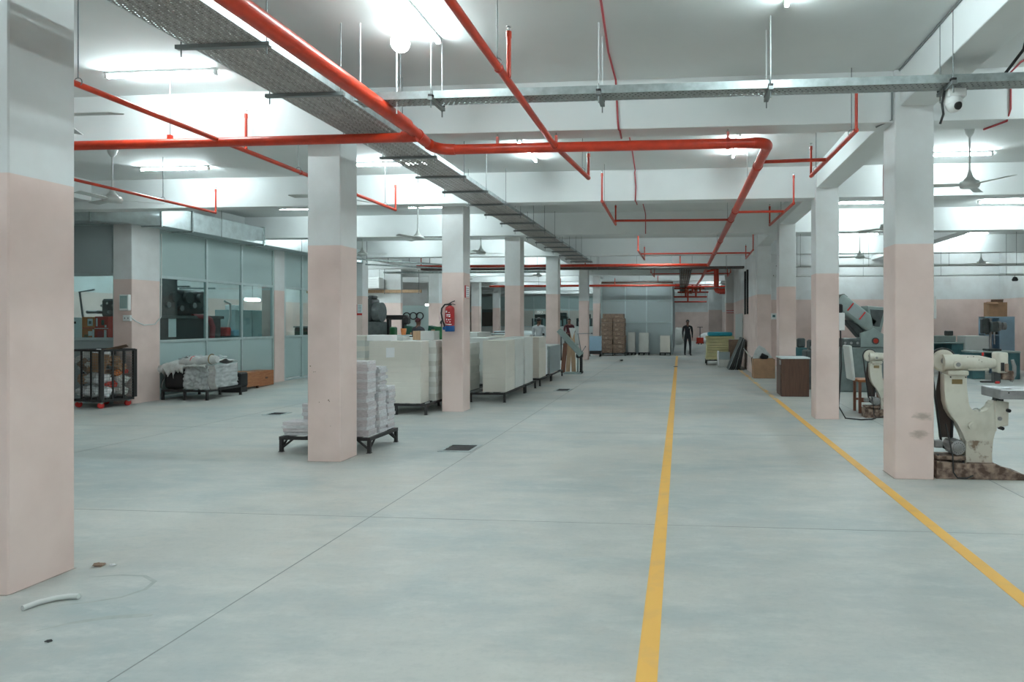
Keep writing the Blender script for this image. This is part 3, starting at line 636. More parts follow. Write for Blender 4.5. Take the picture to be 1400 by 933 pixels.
conduit([(3.9, 5.0, 4.285), (3.62, 6.2, 4.285), (3.44, 7.0, 4.285), (3.42, 7.165, 4.24), (3.42, 7.165, 3.86), (3.40, 7.2, 3.748), (3.30, 7.5, 3.748)], 'dark red conduit on the beam right of the stained pillar')
conduit([(-7.35, 7.165, 4.29), (-7.33, 7.165, 3.74)], 'short red conduit on the first beam left of the tray')
conduit([(2.29, 2.9, 4.285), (2.29, 7.165, 4.285), (2.225, 7.17, 4.2), (2.225, 7.17, 3.78), (2.1, 7.3, 3.745)], 'grey conduit following the ceiling corner to the right pillar', .009, 'rod')
conduit([(3.42, 11.44, 4.29), (3.42, 11.44, 3.75)], 'thin maroon conduit on the second beam right of the aisle')
# ------------------------------------------------------------------ ducts and left side fittings
dc = thing('air_duct', 'shiny galvanised air duct above the teal partition and around its pillar', 'duct', (0, 0, 0))
DZ0, DZ1 = 3.60, 4.02
def duct_seg(pts0, pts1):   # two outlines of inner / outer corner points
    return None
for (xa, xb) in ((-20, -16.2), (-16.2, -13.6), (-13.6, -12.35), (-12.35, -11.3)): B('duct').cbox(xa + .01, xb - .01, 11.72, 12.2, DZ0, DZ1, .008).build('duct_length', dc)
for xx in (-16.2, -13.6, -12.35, -11.3): B('galv').box(xx - .018, xx + .018, 11.695, 12.22, DZ0 - .025, DZ1 + .025).build('flange', dc)
# curved corner
nseg = 10; vs = []
for i in range(nseg + 1):
    a = math.pi / 2 * i / nseg
    for rr in (0.30, 0.78):
        px = -11.28 + rr * math.sin(a); py = 12.5 - rr * math.cos(a)
        vs += [(px, py, DZ0), (px, py, DZ1)]
fs = []
for i in range(nseg):
    o = i * 4
    fs += [(o, o + 1, o + 5, o + 4), (o + 2, o + 6, o + 7, o + 3), (o, o + 4, o + 6, o + 2), (o + 1, o + 3, o + 7, o + 5)]
B('duct').add(vs, fs, True).build('duct_elbow', dc)
for (ya, yb) in ((12.52, 13.35), (13.35, 15.8), (15.8, 18.6), (18.6, 21.0)): B('duct').cbox(-10.97, -10.5, ya + .01, yb - .01, DZ0, DZ1, .008).build('duct_length', dc)
for yy in (12.5, 13.35, 15.8, 18.6, 21.0): B('galv').box(-10.99, -10.475, yy - .018, yy + .018, DZ0 - .025, DZ1 + .025).build('flange', dc)
for (xx, yy) in ((-9.95, 11.7), (-12.0, 11.68), (-10.45, 14.2), (-10.45, 17.4)): 
    if xx != -9.95: B('rod').cyl((xx, yy, DZ0 - .02), (xx, yy, HC), .006, n=6).build('hanger_rod', dc)
# switch gear on the corner pillar
t = thing('distribution_box', 'white electrical distribution box on the corner pillar', 'electrical box', (-11.03, 12.25, 2.03))
B('white_plastic').cbox(-.1, .1, -.07, 0, -.16, .16, .01).build('case', t); B('glass').cbox(-.075, .075, -.078, -.071, -.12, .13, .002).build('door', t)
for k in range(3): B('offwhite').box(-.06 + k * .042, -.03 + k * .042, -.0715, -.066, -.09, .1).build('breaker', t)
t = thing('socket_box', 'small white socket box below the distribution box', 'socket', (-10.99, 12.25, 1.72))
B('white_plastic').cbox(-.08, .08, -.05, 0, -.06, .06, .006).build('case', t)
for xx in (-.035, .035): B('motor_grey').cyl((xx, -.053, 0), (xx, -.049, 0), .014, n=10).build('socket_hole', t)
tag(B('offwhite').tube([(-10.92, 12.22, 1.74), (-10.88, 12.3, 1.66), (-10.88, 12.5, 1.58), (-10.885, 12.8, 1.60), (-10.89, 12.96, 1.75), (-10.9, 12.98, 2.3), (-10.89, 12.97, 3.0), (-10.9, 12.98, 3.5)], .012, 6).build('loose_cable'), 'white cable drooping from the socket box up the pillar', 'cable')

# ------------------------------------------------------------------ machine room contents
struct(B('paint').box(-17.2, -17.0, 12.4, 34, 0, HC).build('wall_machine_room'))
struct(B('paint').box(-17.0, -12.6, 28.8, 29.0, 0, HC).build('wall_machine_room_back'))
t = thing('printing_press', 'large dark printing press behind the first teal window', 'machine', (-12.6, 15.4, 0))
B('mach_dark').cbox(-.6, .45, -1.2, 1.1, .0, 1.75, .03).build('base_body', t); B('mach_dark2').cbox(-.5, .3, -1.1, -.2, 1.75, 2.75, .05).build('feeder_tower', t)
B('mach_dark').cbox(-.45, .28, -.2, .9, 1.75, 2.45, .12, smooth=True).build('ink_unit', t); B('mach_dark2').cbox(-.62, .5, -1.25, 1.15, 1.72, 1.80, .01).build('deck', t)
for k in range(5): B('steel').cyl((-.4, -1.0 + k * .42, 1.98 + .08 * (k % 2)), (.36, -1.0 + k * .42, 1.98 + .08 * (k % 2)), .07, n=12).build('roller', t)
for k in range(4): B('mach_dark2').cyl((.30, -.85 + k * .45, 2.25), (.39, -.85 + k * .45, 2.25), .14 - .02 * (k % 2), n=16).build('gear', t)
B('paper_white').box(.451, .456, -.72, -.48, 1.28, 1.72).build('notice', t)
B('conduit_red').tube([(.42, .1, 1.78), (.5, .4, 1.78), (.53, .58, 1.70), (.54, .66, 1.5), (.54, .62, 1.2), (.52, .55, .6)], .065, 10).build('red_hose', t)
for k in range(3): B('galv').box(-.5, .5, -1.0 + k * .9, -.96 + k * .9, 2.5, 2.54).build('guard_bar', t)
t = thing('press_unit', 'dark press unit standing behind the window of the grey partition', 'machine', (-12.3, 13.62, 0))
B('mach_dark').cbox(-.75, .4, -.3, .4, 0, 1.75, .04).build('base_body', t); B('mach_dark2').cbox(-.35, .4, -.25, .35, 1.75, 2.15, .04).build('upper_body', t); B('cab_blue').cbox(.02, .2, -.2, .1, 2.15, 2.45, .02).build('control_box', t)
for k in range(4): B('steel').cyl((-.6 + k * .25, -.32, 1.86), (-.6 + k * .25, .3, 1.86), .035, n=8).build('roller', t)
B('rod').tube([(-.72, -.3, 1.75), (-.8, -.3, 2.3), (-.45, -.3, 2.35)], .02, 6).build('guard_rail', t)
for k in range(6): B('chrome').sph((-.3 + k * .13, -.27, 2.0 + .05 * (k % 2)), .03, 8, 6).build('knob', t)
t = thing('steel_locker', 'grey green steel locker seen through the partition windows', 'cabinet', (-12.6, 18.0, 0))
for (ya, yb) in ((-.75, -.02), (.0, .7)):
    B('panel_teal').cbox(-.3, .3, ya, yb, 0, 1.98, .012).build('body', t); B('chrome').box(.3, .32, yb - .12, yb - .08, .95, 1.1).build('handle', t)
tag(B('white_plastic').cbox(-12.75, -12.45, 17.45, 17.85, 1.98, 2.12, .02).build('white_carton'), 'white carton lying on top of the steel locker', 'box')
t = thing('switchboard', 'grey electrical boxes with looping cables on a board in the machine room', 'electrical box', (-12.45, 18.95, 1.2))
B('cardboard_dark').cbox(-.03, .03, -.2, .32, 0, 1.75, .005).build('back_board', t)
for (za, zb) in ((.1, .3), (.65, .95), (1.1, 1.45)): B('panel_grey').cbox(.03, .12, -.1, .2, za, zb, .01).build('switch_box', t)
for k in range(4): B('black').tube([(.06, -.15 + .1 * k, 1.6), (.12, -.1 + .09 * k, 1.2), (.13, .1 + .05 * k, .9), (.08, .0 + .06 * k, .3), (.06, 0, .05)], .012, 6).build('cable', t)
B('rod').cyl((0, .06, -1.2), (0, .06, 0), .03, n=8).build('stand_post', t); B('rod').cbox(-.2, .2, -.2, .3, -1.2, -1.17, .005).build('stand_foot', t)
t = thing('pendant_light', 'small bright lamp hanging low inside the machine room', 'light', (-13.6, 19.9, 2.35))
B('bulb').cyl((0, -.32, 0), (0, .32, 0), .055, n=10).build('lamp', t); B('rod').cyl((0, 0, .05), (0, 0, HC - 2.35), .008, n=6).build('rod', t)
t = thing('bench_press', 'red and blue bench machine inside the machine room', 'machine', (-12.3, 16.95, 0))
B('teal_bench').cbox(-.3, .3, -.25, .25, 0, 1.25, .02).build('stand', t); B('red').cbox(-.2, .1, -.2, .02, 1.25, 1.5, .03).build('head', t); B('blue_sheet').cbox(-.2, .2, .0, .3, 1.26, 1.42, .02).build('body', t)
B('offwhite').tube([(0, 0, 1.45), (0, .12, 1.8), (0, .1, 2.15), (0, -.12, 2.2)], .03, 8).build('lamp_arm', t)
t = thing('desk_fan', 'pedestal stand inside the far teal window', 'stand', (-12.6, 21.8, 0)); B('rod').cyl((0, 0, 0), (0, 0, 1.9), .02, n=8).build('post', t); B('dark_steel').lathe([(.2, 0), (.18, .03), (.03, .05)]).build('base', t); B('dark_steel').cbox(-.12, .12, -.12, .12, 1.85, 2.35, .05).build('head', t)
t = thing('black_chest', 'low black chest inside the far teal window', 'chest', (-12.4, 21.1, 0)); B('black').cbox(-.3, .3, -.4, .2, 0, 1.45, .03).build('body', t); B('rod').cbox(-.32, .32, -.42, .22, 1.45, 1.5, .01).build('lid', t)
# printed cartons behind the window
G_C = 'printed cartons behind the grey partition window'
t = thing('display_table', 'plain table carrying printed cartons behind the window', 'table', (-12.2, 12.85, 0))
B('laminate').cbox(-.6, .75, -.25, .25, 1.22, 1.26, .006).build('table_top', t)
for (xx, yy) in ((-.55, -.2), (.7, -.2), (-.55, .2), (.7, .2)): B('dark_steel').box(xx - .02, xx + .02, yy - .02, yy + .02, 0, 1.22).build('leg', t)
def carton(x0, x1, z0, z1, m, marks, label):
    t = thing('printed_carton', label, 'box', ((x0 + x1) / 2, 12.8, z0), group=G_C); w_ = (x1 - x0) / 2; h = z1 - z0
    B(m).cbox(-w_ + .003, w_ - .003, -.12, .15, 0, h - .004, .004).build('box_body', t)
    for (mm, a, b_, c_, d_) in marks: B(mm).box(-w_ + a * 2 * w_, -w_ + b_ * 2 * w_, -.1225, -.12, c_ * h, d_ * h).build('print_patch', t)
def disc(t): pass
carton(-12.75, -12.42, 1.26, 1.74, 'paper_white', (('red_print', 0, .2, .5, .85), ('black', .35, .6, .72, .82), ('teal_bench', .0, .75, .02, .12)), 'white carton with small coloured prints behind the window')
carton(-12.42, -12.13, 1.26, 1.50, 'orange_print', (('paper_white', .5, .8, .4, .8), ('brass', .2, .5, .2, .5), ('paper_white', .82, .97, .05, .95)), 'orange printed carton, lower of the pair behind the window')
carton(-12.42, -12.13, 1.50, 1.75, 'orange_print', (('paper_white', .45, .85, .25, .85), ('brass', .55, .75, .4, .65), ('red_print', .1, .95, .02, .1)), 'orange printed carton, upper of the pair behind the window')
carton(-12.13, -11.83, 1.26, 1.50, 'red_print', (('paper_white', .70, .88, .1, .9), ('conduit_red', .2, .6, .2, .8)), 'red printed carton, lower of the pair behind the window')
carton(-12.13, -11.83, 1.50, 1.76, 'red_print', (('paper_white', .1, .22, .2, .85), ('green_dark', .5, .7, .3, .7), ('paper_white', .75, .88, .12, .3), ('paper_white', .0, 1.0, .0, .06)), 'red printed carton, upper of the pair behind the window')

# ------------------------------------------------------------------ wire cage trolley with waste
CW, CD = 0.80, 0.62
tr_ = thing('cage_trolley', 'dark steel wire cage trolley on red castors full of waste paper', 'trolley', (-10.87, 11.50, 0), R(-13))
# local: near corner at origin, long side towards -X, short side towards +Y ; floor at z=.17
zb, ztop = .17, 1.11
B('dark_steel').cbox(-CW, 0, 0, CD, zb - .05, zb, .004).build('base_tray', tr_)
for (xx, yy) in ((0, 0), (-CW, 0), (0, CD), (-CW, CD)): B('dark_steel').box(xx - .03, xx + .03, yy - .03, yy + .03, zb, ztop).build('corner_post', tr_)
for (xa, xb, ya, yb) in ((-CW, 0, -.018, .018), (-CW, 0, CD - .018, CD + .018), (-.018, .018, 0, CD), (-CW - .018, -CW + .018, 0, CD)):
    B('dark_steel').box(xa, xb, ya, yb, ztop - .03, ztop + .01).build('top_rail', tr_)
for xx in (-.27, -.53):
    for yy in (0, CD): B('dark_steel').box(xx - .014, xx + .014, yy - .012, yy + .012, zb, ztop - .02).build('upright', tr_)
for yy in (.21, .41):
    for xx in (0, -CW): B('dark_steel').box(xx - .012, xx + .012, yy - .014, yy + .014, zb, ztop - .02).build('upright', tr_)
def mesh_panel(p0, u, L, zz0, zz1, step=.05, r=.0024):
    mb = B('rod'); p0 = Vector(p0); u = Vector(u)
    n = int(L / step)
    for i in range(1, n): q = p0 + u * (L * i / n); mb.cyl((q.x, q.y, zz0), (q.x, q.y, zz1), r, n=4, caps=False)
    m_ = int((zz1 - zz0) / step)
    for j in range(1, m_): z = zz0 + (zz1 - zz0) * j / m_; a = p0; b_ = p0 + u * L; mb.cyl((a.x, a.y, z), (b_.x, b_.y, z), r, n=4, caps=False)
    return mb.build('wire_mesh', tr_, kind='stuff')
mesh_panel((-CW, 0, 0), (1, 0, 0), CW, zb, ztop); mesh_panel((0, 0, 0), (0, 1, 0), CD, zb, ztop); mesh_panel((-CW, CD, 0), (1, 0, 0), CW, zb, ztop); mesh_panel((-CW, 0, 0), (0, 1, 0), CD, zb, ztop)
for (xx, yy) in ((-.1, .06), (-.1, CD - .06), (-CW + .1, .06), (-CW + .1, CD - .06)):
    c_ = B('chrome').box(xx - .03, xx + .03, yy - .025, yy + .025, .085, zb - .05).build('castor_fork', tr_)
    B('red').cyl((xx - .02, yy, .055), (xx + .02, yy, .055), .055, n=14).build('castor_wheel', c_)
def crumple(name, c, s, m, label, cat, group=None, n=10, amp=.35, seed=0, rot=(0, 0, 0), flat=False):
    """a crumpled lump or sheet"""
    bm = bmesh.new(); bmesh.ops.create_grid(bm, x_segments=n, y_segments=n, size=.5) if flat else bmesh.ops.create_icosphere(bm, subdivisions=3, radius=.5)
    for v in bm.verts:
        q = Vector((v.co.x * 3 + seed * 7.3, v.co.y * 3, v.co.z * 3 + seed))
        d = noise.noise(q) * .5 + noise.noise(q * 2.3) * .3
        if flat: v.co.z += d * amp
        else: v.co *= 1 + d * amp * 1.4
        v.co = Vector((v.co.x * s[0], v.co.y * s[1], v.co.z * s[2]))
    if flat:
        r_ = bmesh.ops.solidify(bm, geom=bm.faces[:], thickness=.006)
    me = bpy.data.meshes.new(name); bm.to_mesh(me); bm.free(); me.materials.append(MATS[m])
    o = bpy.data.objects.new(name, me); COL.objects.link(o); o.location = c; o.rotation_euler = rot
    if label: tag(o, label, cat, group)
    return o
TM = Mx((-10.87, 11.50, 0), rz=R(-13))
def tpt(x, y, z): return tuple(TM @ Vector((x * .82, y, z)))
G_W = 'waste in the cage trolley'
k = 0
for (x, y, z, s, m) in ((-.84, .16, .31, .26, 'cloth_white'), (-.55, .16, .31, .28, 'paper_white'), (-.18, .16, .31, .28, 'paper_white'), (-.36, .44, .33, .30, 'paper_cool'), (-.78, .44, .33, .30, 'paper_dim'), (-.16, .46, .30, .22, 'paper_dim'),
        (-.84, .18, .54, .26, 'cardboard'), (-.58, .18, .56, .28, 'cloth_white'), (-.26, .18, .56, .28, 'paper_white'), (-.14, .46, .52, .22, 'paper_cool'), (-.44, .46, .58, .30, 'cardboard_dark'), (-.78, .46, .6, .30, 'cloth_grey'),
        (-.84, .2, .78, .24, 'cloth_white'), (-.56, .18, .80, .26, 'paper_cool'), (-.74, .44, .88, .26, 'paper_white'), (-.15, .42, .76, .22, 'cardboard'), (-.36, .42, .88, .24, 'cardboard'), (-.13, .25, .44, .17, 'red_print'), (-.12, .36, .66, .14, 'orange_print'), (-.12, .5, .68, .12, 'red_print'), (-.62, .3, 1.02, .22, 'paper_white'), (-.42, .3, 1.02, .18, 'paper_white'), (-.8, .16, 1.0, .16, 'paper_cool')):
    k += 1
    what = {'cloth_white': 'white packing cloth', 'paper_cool': 'pale scrap paper', 'paper_white': 'white scrap paper', 'paper_dim': 'grey scrap paper', 'cardboard': 'brown cardboard', 'cardboard_dark': 'dark brown cardboard', 'cloth_grey': 'grey packing film', 'red_print': 'red printed wrapper', 'orange_print': 'orange printed wrapper'}[m]
    crumple('waste_wad', tpt(x, y, z), (s, s, s * .8), m, 'crumpled wad of %s inside the cage trolley' % what, 'waste', G_W, seed=k, amp=.6)
def flat_board(c, w_, h, rot, m, label, th=.008, name='cardboard_sheet', cat='cardboard'):
    o = B(m).cbox(-w_ / 2, w_ / 2, -th / 2, th / 2, -h / 2, h / 2, .002).build(name); o.location = c; o.rotation_euler = rot; tag(o, label, cat, G_W); return o
flat_board(tpt(-.28, .10, .86), .40, .36, (R(-12), R(6), R(-5)), 'cardboard', 'large brown cardboard flap standing in the cage trolley')
flat_board(tpt(-.66, .09, .80), .30, .18, (R(-20), R(42), R(5)), 'cardboard_dark', 'dark cardboard piece tilted in the cage trolley')
flat_board(tpt(-.14, .30, 1.13), .46, .14, (R(70), R(-14), R(30)), 'cardboard_dark', 'stiff dark sheet sticking out over the cage trolley rim')
flat_board(tpt(-.80, .09, .98), .36, .10, (R(-8), R(-32), R(4)), 'paper_dim', 'pale cardboard strip slanting across the cage trolley')

# ------------------------------------------------------------------ metal pallets and paper stacks
def pallet(x0, x1, y0, y1, label, h=.20, group=None, braces=False, m='dark_steel'):
    t = thing('metal_pallet', label, 'pallet', ((x0 + x1) / 2, (y0 + y1) / 2, 0), group=group); w_, d_ = (x1 - x0) / 2, (y1 - y0) / 2
    for s_ in (-1, 1):
        B(m).box(-w_, w_, s_ * d_ - (.04 if s_ > 0 else 0), s_ * d_ + (.04 if s_ < 0 else 0), h - .045, h - .005).build('rail', t)
        B(m).box(s_ * w_ - (.04 if s_ > 0 else 0), s_ * w_ + (.04 if s_ < 0 else 0), -d_ + .04, d_ - .04, h - .045, h - .005).build('rail', t)
    n = max(3, int(2 * w_ / .22))
    for k in range(n): xx = -w_ + .05 + (2 * w_ - .1) * (k + .5) / n; B(m).box(xx - .04, xx + .04, -d_, d_, h - .005, h).build('deck_slat', t)
    for xx in (-w_ + .022, 0, w_ - .022):
        for yy in (-d_ + .022, d_ - .022):
            if braces and xx == 0: continue
            l = B(m).box(xx - .02, xx + .02, yy - .02, yy + .02, .004, h - .045).box(xx - .028, xx + .028, yy - .028, yy + .028, 0, .006).build('leg', t)
            if braces: B(m).cyl((xx - math.copysign(.01, xx), yy, .05), (xx - math.copysign(.15, xx), yy, h - .04), .014, n=6).build('brace', l)
            if braces: B(m).cyl((xx, yy - math.copysign(.01, yy), .05), (xx, yy - math.copysign(.15, yy), h - .04), .014, n=6).build('brace', l)
    return t
def stack(name, x0, x1, y0, y1, z0, z1, layers, m, label, cat, jit=.004, group=None, part='sheet_bundle', mats=None, gap=.0008, rz=0):
    t = thing(name, label, cat, ((x0 + x1) / 2, (y0 + y1) / 2, z0), rz, group); w_, d_ = (x1 - x0) / 2, (y1 - y0) / 2
    hs = [rnd.uniform(.75, 1.25) for _ in range(layers)]; s_ = sum(hs); z = 0
    for k in range(layers):
        h = hs[k] / s_ * (z1 - z0); jx, jy = rnd.uniform(-jit, jit), rnd.uniform(-jit, jit)
        mm = mats[k % len(mats)] if mats else m
        B(mm).cbox(-w_ + jx, w_ + jx, -d_ + jy, d_ + jy, z, z + h - gap, .0018).build(part, t); z += h
    return t
# booklets beside the second left pillar
pallet(-5.06, -3.86, 7.92, 8.74, 'low black metal stand with braced legs behind the second pillar', braces=True)
G_B = 'booklet piles on the low black stand'
stack('booklet_pile', -4.40, -3.92, 7.97, 8.20, .2, 1.15, 24, 'booklet', 'tallest pile of folded booklets on the low black stand', 'booklets', .014, G_B, 'booklet_bundle', ('booklet', 'booklet', 'booklet2'))
stack('booklet_pile', -4.34, -3.90, 8.25, 8.47, .2, 1.06, 22, 'booklet2', 'tall grey booklet pile behind the tallest one on the stand', 'booklets', .016, G_B, 'booklet_bundle', ('booklet2', 'booklet', 'booklet2'))
stack('booklet_pile', -4.34, -3.90, 8.52, 8.73, .2, .78, 15, 'booklet2', 'half-height grey booklet pile at the back of the stand', 'booklets', .016, G_B, 'booklet_bundle', ('booklet2', 'booklet'))
stack('booklet_pile', -5.04, -4.50, 7.98, 8.24, .2, .37, 4, 'booklet', 'lowest booklet pile at the left end of the stand', 'booklets', .016, G_B, 'booklet_bundle', ('booklet2', 'booklet'))
stack('booklet_pile', -4.96, -4.50, 8.28, 8.55, .2, .57, 9, 'booklet', 'knee-high booklet pile behind the lowest one on the stand', 'booklets', .016, G_B, 'booklet_bundle', ('booklet', 'booklet2'))
# big white stacks left of the extinguisher pillar
G_P = 'paper stacks on metal pallets'
pallet(-5.58, -4.45, 11.25, 12.5, 'black metal pallet under the big white stack with a paper note')
stack('paper_stack', -5.52, -4.57, 11.28, 11.66, .2, 1.30, 11, 'paper', 'big white paper stack with a note taped on its front', 'paper stack', .004, G_P)
tag(B('paper_white').add([(-5.20, 11.270, 1.01), (-5.045, 11.270, 1.02), (-5.045, 11.271, 1.19), (-5.20, 11.271, 1.185), (-5.20, 11.2735, 1.01), (-5.045, 11.2735, 1.02), (-5.045, 11.2735, 1.19), (-5.20, 11.2735, 1.185)], [(0, 1, 2, 3), (7, 6, 5, 4), (0, 4, 5, 1), (1, 5, 6, 2), (2, 6, 7, 3), (3, 7, 4, 0)]).build('paper_note'), 'blank white paper note stuck on the big white stack', 'note')
stack('paper_stack', -5.45, -4.46, 11.72, 12.42, .2, 1.30, 10, 'paper_dim', 'white paper stack right behind the one with the note', 'paper stack', .008, G_P, mats=('paper_dim', 'paper_cool'))
tag(B('paper_white').cbox(-5.62, -5.15, 11.40, 11.62, 1.302, 1.41, .008).build('white_carton'), 'flat white carton lying on the big white stack', 'box')
tag(B('offwhite').cbox(-5.40, -5.12, 11.80, 12.1, 1.302, 1.37, .006).build('white_carton'), 'small pale carton lying low on the rear white stack', 'box')
t = thing('half_carton', 'beige and white carton on the rear white stack', 'box', (-4.84, 12.22, 1.302)); B('wood_light').cbox(-.21, -.06, -.14, .14, 0, .17, .005).build('beige_half', t); B('offwhite').cbox(-.06, .21, -.14, .14, 0, .17, .005).build('white_half', t)
t = thing('green_crate', 'green plastic crate beside the extinguisher pillar', 'crate', (-4.60, 12.72, 0))
def crate_parts(t, w_, d_, z0, h, m='green'):
    for (xa, xb, ya, yb) in ((-w_, w_, -d_, -d_ + .02), (-w_, w_, d_ - .02, d_), (-w_, -w_ + .02, -d_, d_), (w_ - .02, w_, -d_, d_)):
        B(m).box(xa, xb, ya, yb, z0, z0 + h).build('crate_wall', t)
    B(m).box(-w_, w_, -d_, d_, z0, z0 + .02).build('crate_floor', t); B(m).cbox(-w_ - .015, w_ + .015, -d_ - .015, -d_ + .02, z0 + h - .05, z0 + h, .004).build('rim', t)
crate_parts(t, .2, .16, 1.30, .25)
stack('paper_stack', -5.0, -4.42, 12.55, 12.95, .2, 1.30, 9, 'paper_cool', 'white paper stack carrying the green plastic crate', 'paper stack', .006, G_P)
pallet(-5.05, -4.40, 12.53, 12.97, 'small black pallet under the stack with the green crate')
pallet(-7.45, -6.35, 12.9, 14.0, 'black metal pallet on the left under a pale stack')
stack('paper_stack', -7.4, -6.42, 12.95, 13.6, .2, 1.36, 10, 'paper_dim', 'pale paper stack standing alone toward the teal partition', 'paper stack', .01, G_P, mats=('paper_dim', 'paper'))
# the row right of the extinguisher pillar
for (ya, yb, nm) in ((13.15, 14.9, 'first'), (14.98, 16.05, 'second'), (16.55, 17.98, 'third'), (18.05, 19.75, 'fourth')): pallet(-5.0, -3.55, ya, yb, '%s black metal pallet in the row beside the aisle' % nm)
stack('paper_stack', -4.05, -3.57, 13.25, 14.0, .2, 1.26, 8, 'paper', 'white paper stack first in the row beside the aisle', 'paper stack', .003, G_P)
for k in range(5): B('paper_dim').cbox(-4.055, -3.88, 13.243, 13.25, .24 + k * .085, .28 + k * .085, .002)
stack('paper_stack', -4.05, -3.58, 14.08, 14.82, .2, 1.27, 7, 'paper_cool', 'white paper stack second in the row beside the aisle', 'paper stack', .003, G_P)
stack('paper_stack', -4.05, -3.59, 15.02, 15.85, .2, 1.29, 7, 'paper_cool', 'white paper stack third in the row beside the aisle', 'paper stack', .003, G_P)
stack('paper_stack', -3.95, -3.60, 16.60, 17.45, .2, 1.25, 7, 'paper', 'cream paper stack just beyond the pillar in the row', 'paper stack', .004, G_P)
stack('paper_stack', -4.0, -3.66, 17.55, 17.95, .2, 1.02, 6, 'paper_white', 'lower white paper stack between the cream and grey stacks', 'paper stack', .004, G_P)
stack('paper_stack', -4.30, -3.62, 18.15, 19.7, .2, .95, 6, 'alu', 'grey wrapped stack at the far end of the pallet row', 'paper stack', .004, G_P, mats=('panel_grey',)); tag(B('offwhite').cbox(-4.32, -3.64, 18.1, 19.7, .952, .975, .004).build('cover_board'), 'pale cover board lying on the grey wrapped stack', 'board')
for i, (x0, x1, y0, y1, z1, m) in enumerate(((-4.95, -4.38, 13.3, 14.1, 1.20, 'paper_dim'), (-5.0, -4.45, 15.0, 16.0, 1.27, 'paper_cool'), (-5.0, -4.5, 16.7, 17.6, 1.28, 'paper'), (-6.28, -5.35, 13.4, 14.4, 1.30, 'paper_cool'), (-6.28, -5.4, 15.2, 16.3, 1.34, 'paper_white'), (-6.28, -5.4, 17.2, 18.4, 1.36, 'paper_cool'))):
    lab = ('dim paper stack behind the first stack of the row', 'pale paper stack behind the third stack of the row', 'cream paper stack hidden behind the pillar of the row', 'wide pale stack in the second row behind the extinguisher pillar', 'wide white stack in the middle of the second row', 'wide pale stack at the end of the second row')[i]
    stack('paper_stack', x0, x1, y0, y1, .2, z1, 8, m, lab, 'paper stack', .01, G_P)
for (ya, yb, nm) in ((13.35, 14.45, 'near'), (15.15, 16.35, 'middle'), (17.15, 18.45, 'far')): pallet(-6.3, -5.3, ya, yb, '%s black pallet of the second row' % nm)
# wrapped bundle on stand before the partition
t_ = pallet(-10.88, -9.85, 12.95, 14.05, 'black low stand carrying the plastic wrapped bundle', .22)
t = thing('wrapped_bundle', 'dark bundle under crumpled white plastic and film on a low stand', 'bundle', (-10.37, 13.48, .22))
B('black').cbox(-.50, .46, -.46, .50, .0, .46, .06, smooth=True).build('dark_load', t)
def sheet(nx, ny, f, m, nm, parent, th=.008):
    vs = [Vector(f(i / nx, j / ny)) for j in range(ny + 1) for i in range(nx + 1)]
    fs = [(j * (nx + 1) + i, j * (nx + 1) + i + 1, (j + 1) * (nx + 1) + i + 1, (j + 1) * (nx + 1) + i) for j in range(ny) for i in range(nx)]
    mb = B(m).add(vs, fs, True); o = mb.build(nm, parent)
    md = o.modifiers.new('thick', 'SOLIDIFY'); md.thickness = th; return o
def drape(u, v):      # ragged white plastic thrown over the load
    x = -.56 + u * 1.06; rag = .5 + .5 * noise.noise(Vector((u * 17, 0, 2))) + .35 * noise.noise(Vector((u * 40, 0, 5)))
    crp = .05 * noise.noise(Vector((u * 7, v * 5, 1.0))) + .03 * noise.noise(Vector((u * 16, v * 12, 4)))
    if v < .3:
        k = (.3 - v) / .3; drop = (.05 + .30 * max(0, rag)) * (1 - .75 * max(0, min(1, (u - .4) * 4)))
        return (x + crp * .6, -.53 - .05 * math.sin(k * 3) + crp * .5, .53 - k * drop + crp * .3)
    vv = (v - .3) / .7
    return (x + crp * .3, -.53 + vv * 1.0, .53 + .07 * math.sin(vv * 3.1) + crp - (.1 * (.08 - u) / .08 if u < .08 else 0))
sheet(60, 26, drape, 'cloth_white', 'plastic_cover', t)
def film(u, v):
    x = .00 + u * .52; nn = .03 * noise.noise(Vector((u * 6, v * 8, 3))) + .02 * noise.noise(Vector((u * 15, v * 16, 3)))
    return (x + nn + .06 * (1 - v) * (u - .5), -.50 + nn - .03 * (1 - v), .01 + v * .50 + nn * .3)
sheet(26, 24, film, 'film', 'clear_film', t)
def film_r(u, v):
    nn = .03 * noise.noise(Vector((u * 6 + 9, v * 8, 3))) + .02 * noise.noise(Vector((u * 15, v * 16, 7)))
    return (.50 + nn, -.50 + u * .95, .01 + v * .50 + nn * .3)
sheet(26, 24, film_r, 'film', 'clear_film', t)
rl = B('cloth_white').tube([(-.12 + .085 * i, -.50 + .012 * i + .02 * math.sin(i * 1.7), .565 + .008 * i + .012 * math.sin(i * 2)) for i in range(10)], [.05, .075, .09, .085, .095, .09, .10, .095, .10, .07], 14).build('fabric_roll', t)
B('brass').tube(arc((.53, -.405, .64), .103, 0, 2 * math.pi, 18, 'YZ'), .012, 6).build('tape_band', rl); B('red_print').tube(arc((.16, -.455, .60), .098, 0, 2 * math.pi, 18, 'YZ'), .008, 6).build('tape_band', rl)
def film2(u, v): return (-.35 + u * .72, -.25 + v * .55, .64 + .07 * noise.noise(Vector((u * 6, v * 6, 9))) + .03 * math.sin(u * 9) * v)
sheet(20, 14, film2, 'film', 'film_offcut', t)
def tail(u, v): return (.50 + u * .10 + .06 * v, -.52 + .03 * math.sin(v * 7) + u * .1, .50 - v * .50 + .02 * noise.noise(Vector((u * 8, v * 9, 5))))
sheet(6, 16, tail, 'cloth_grey', 'hanging_strip', t)
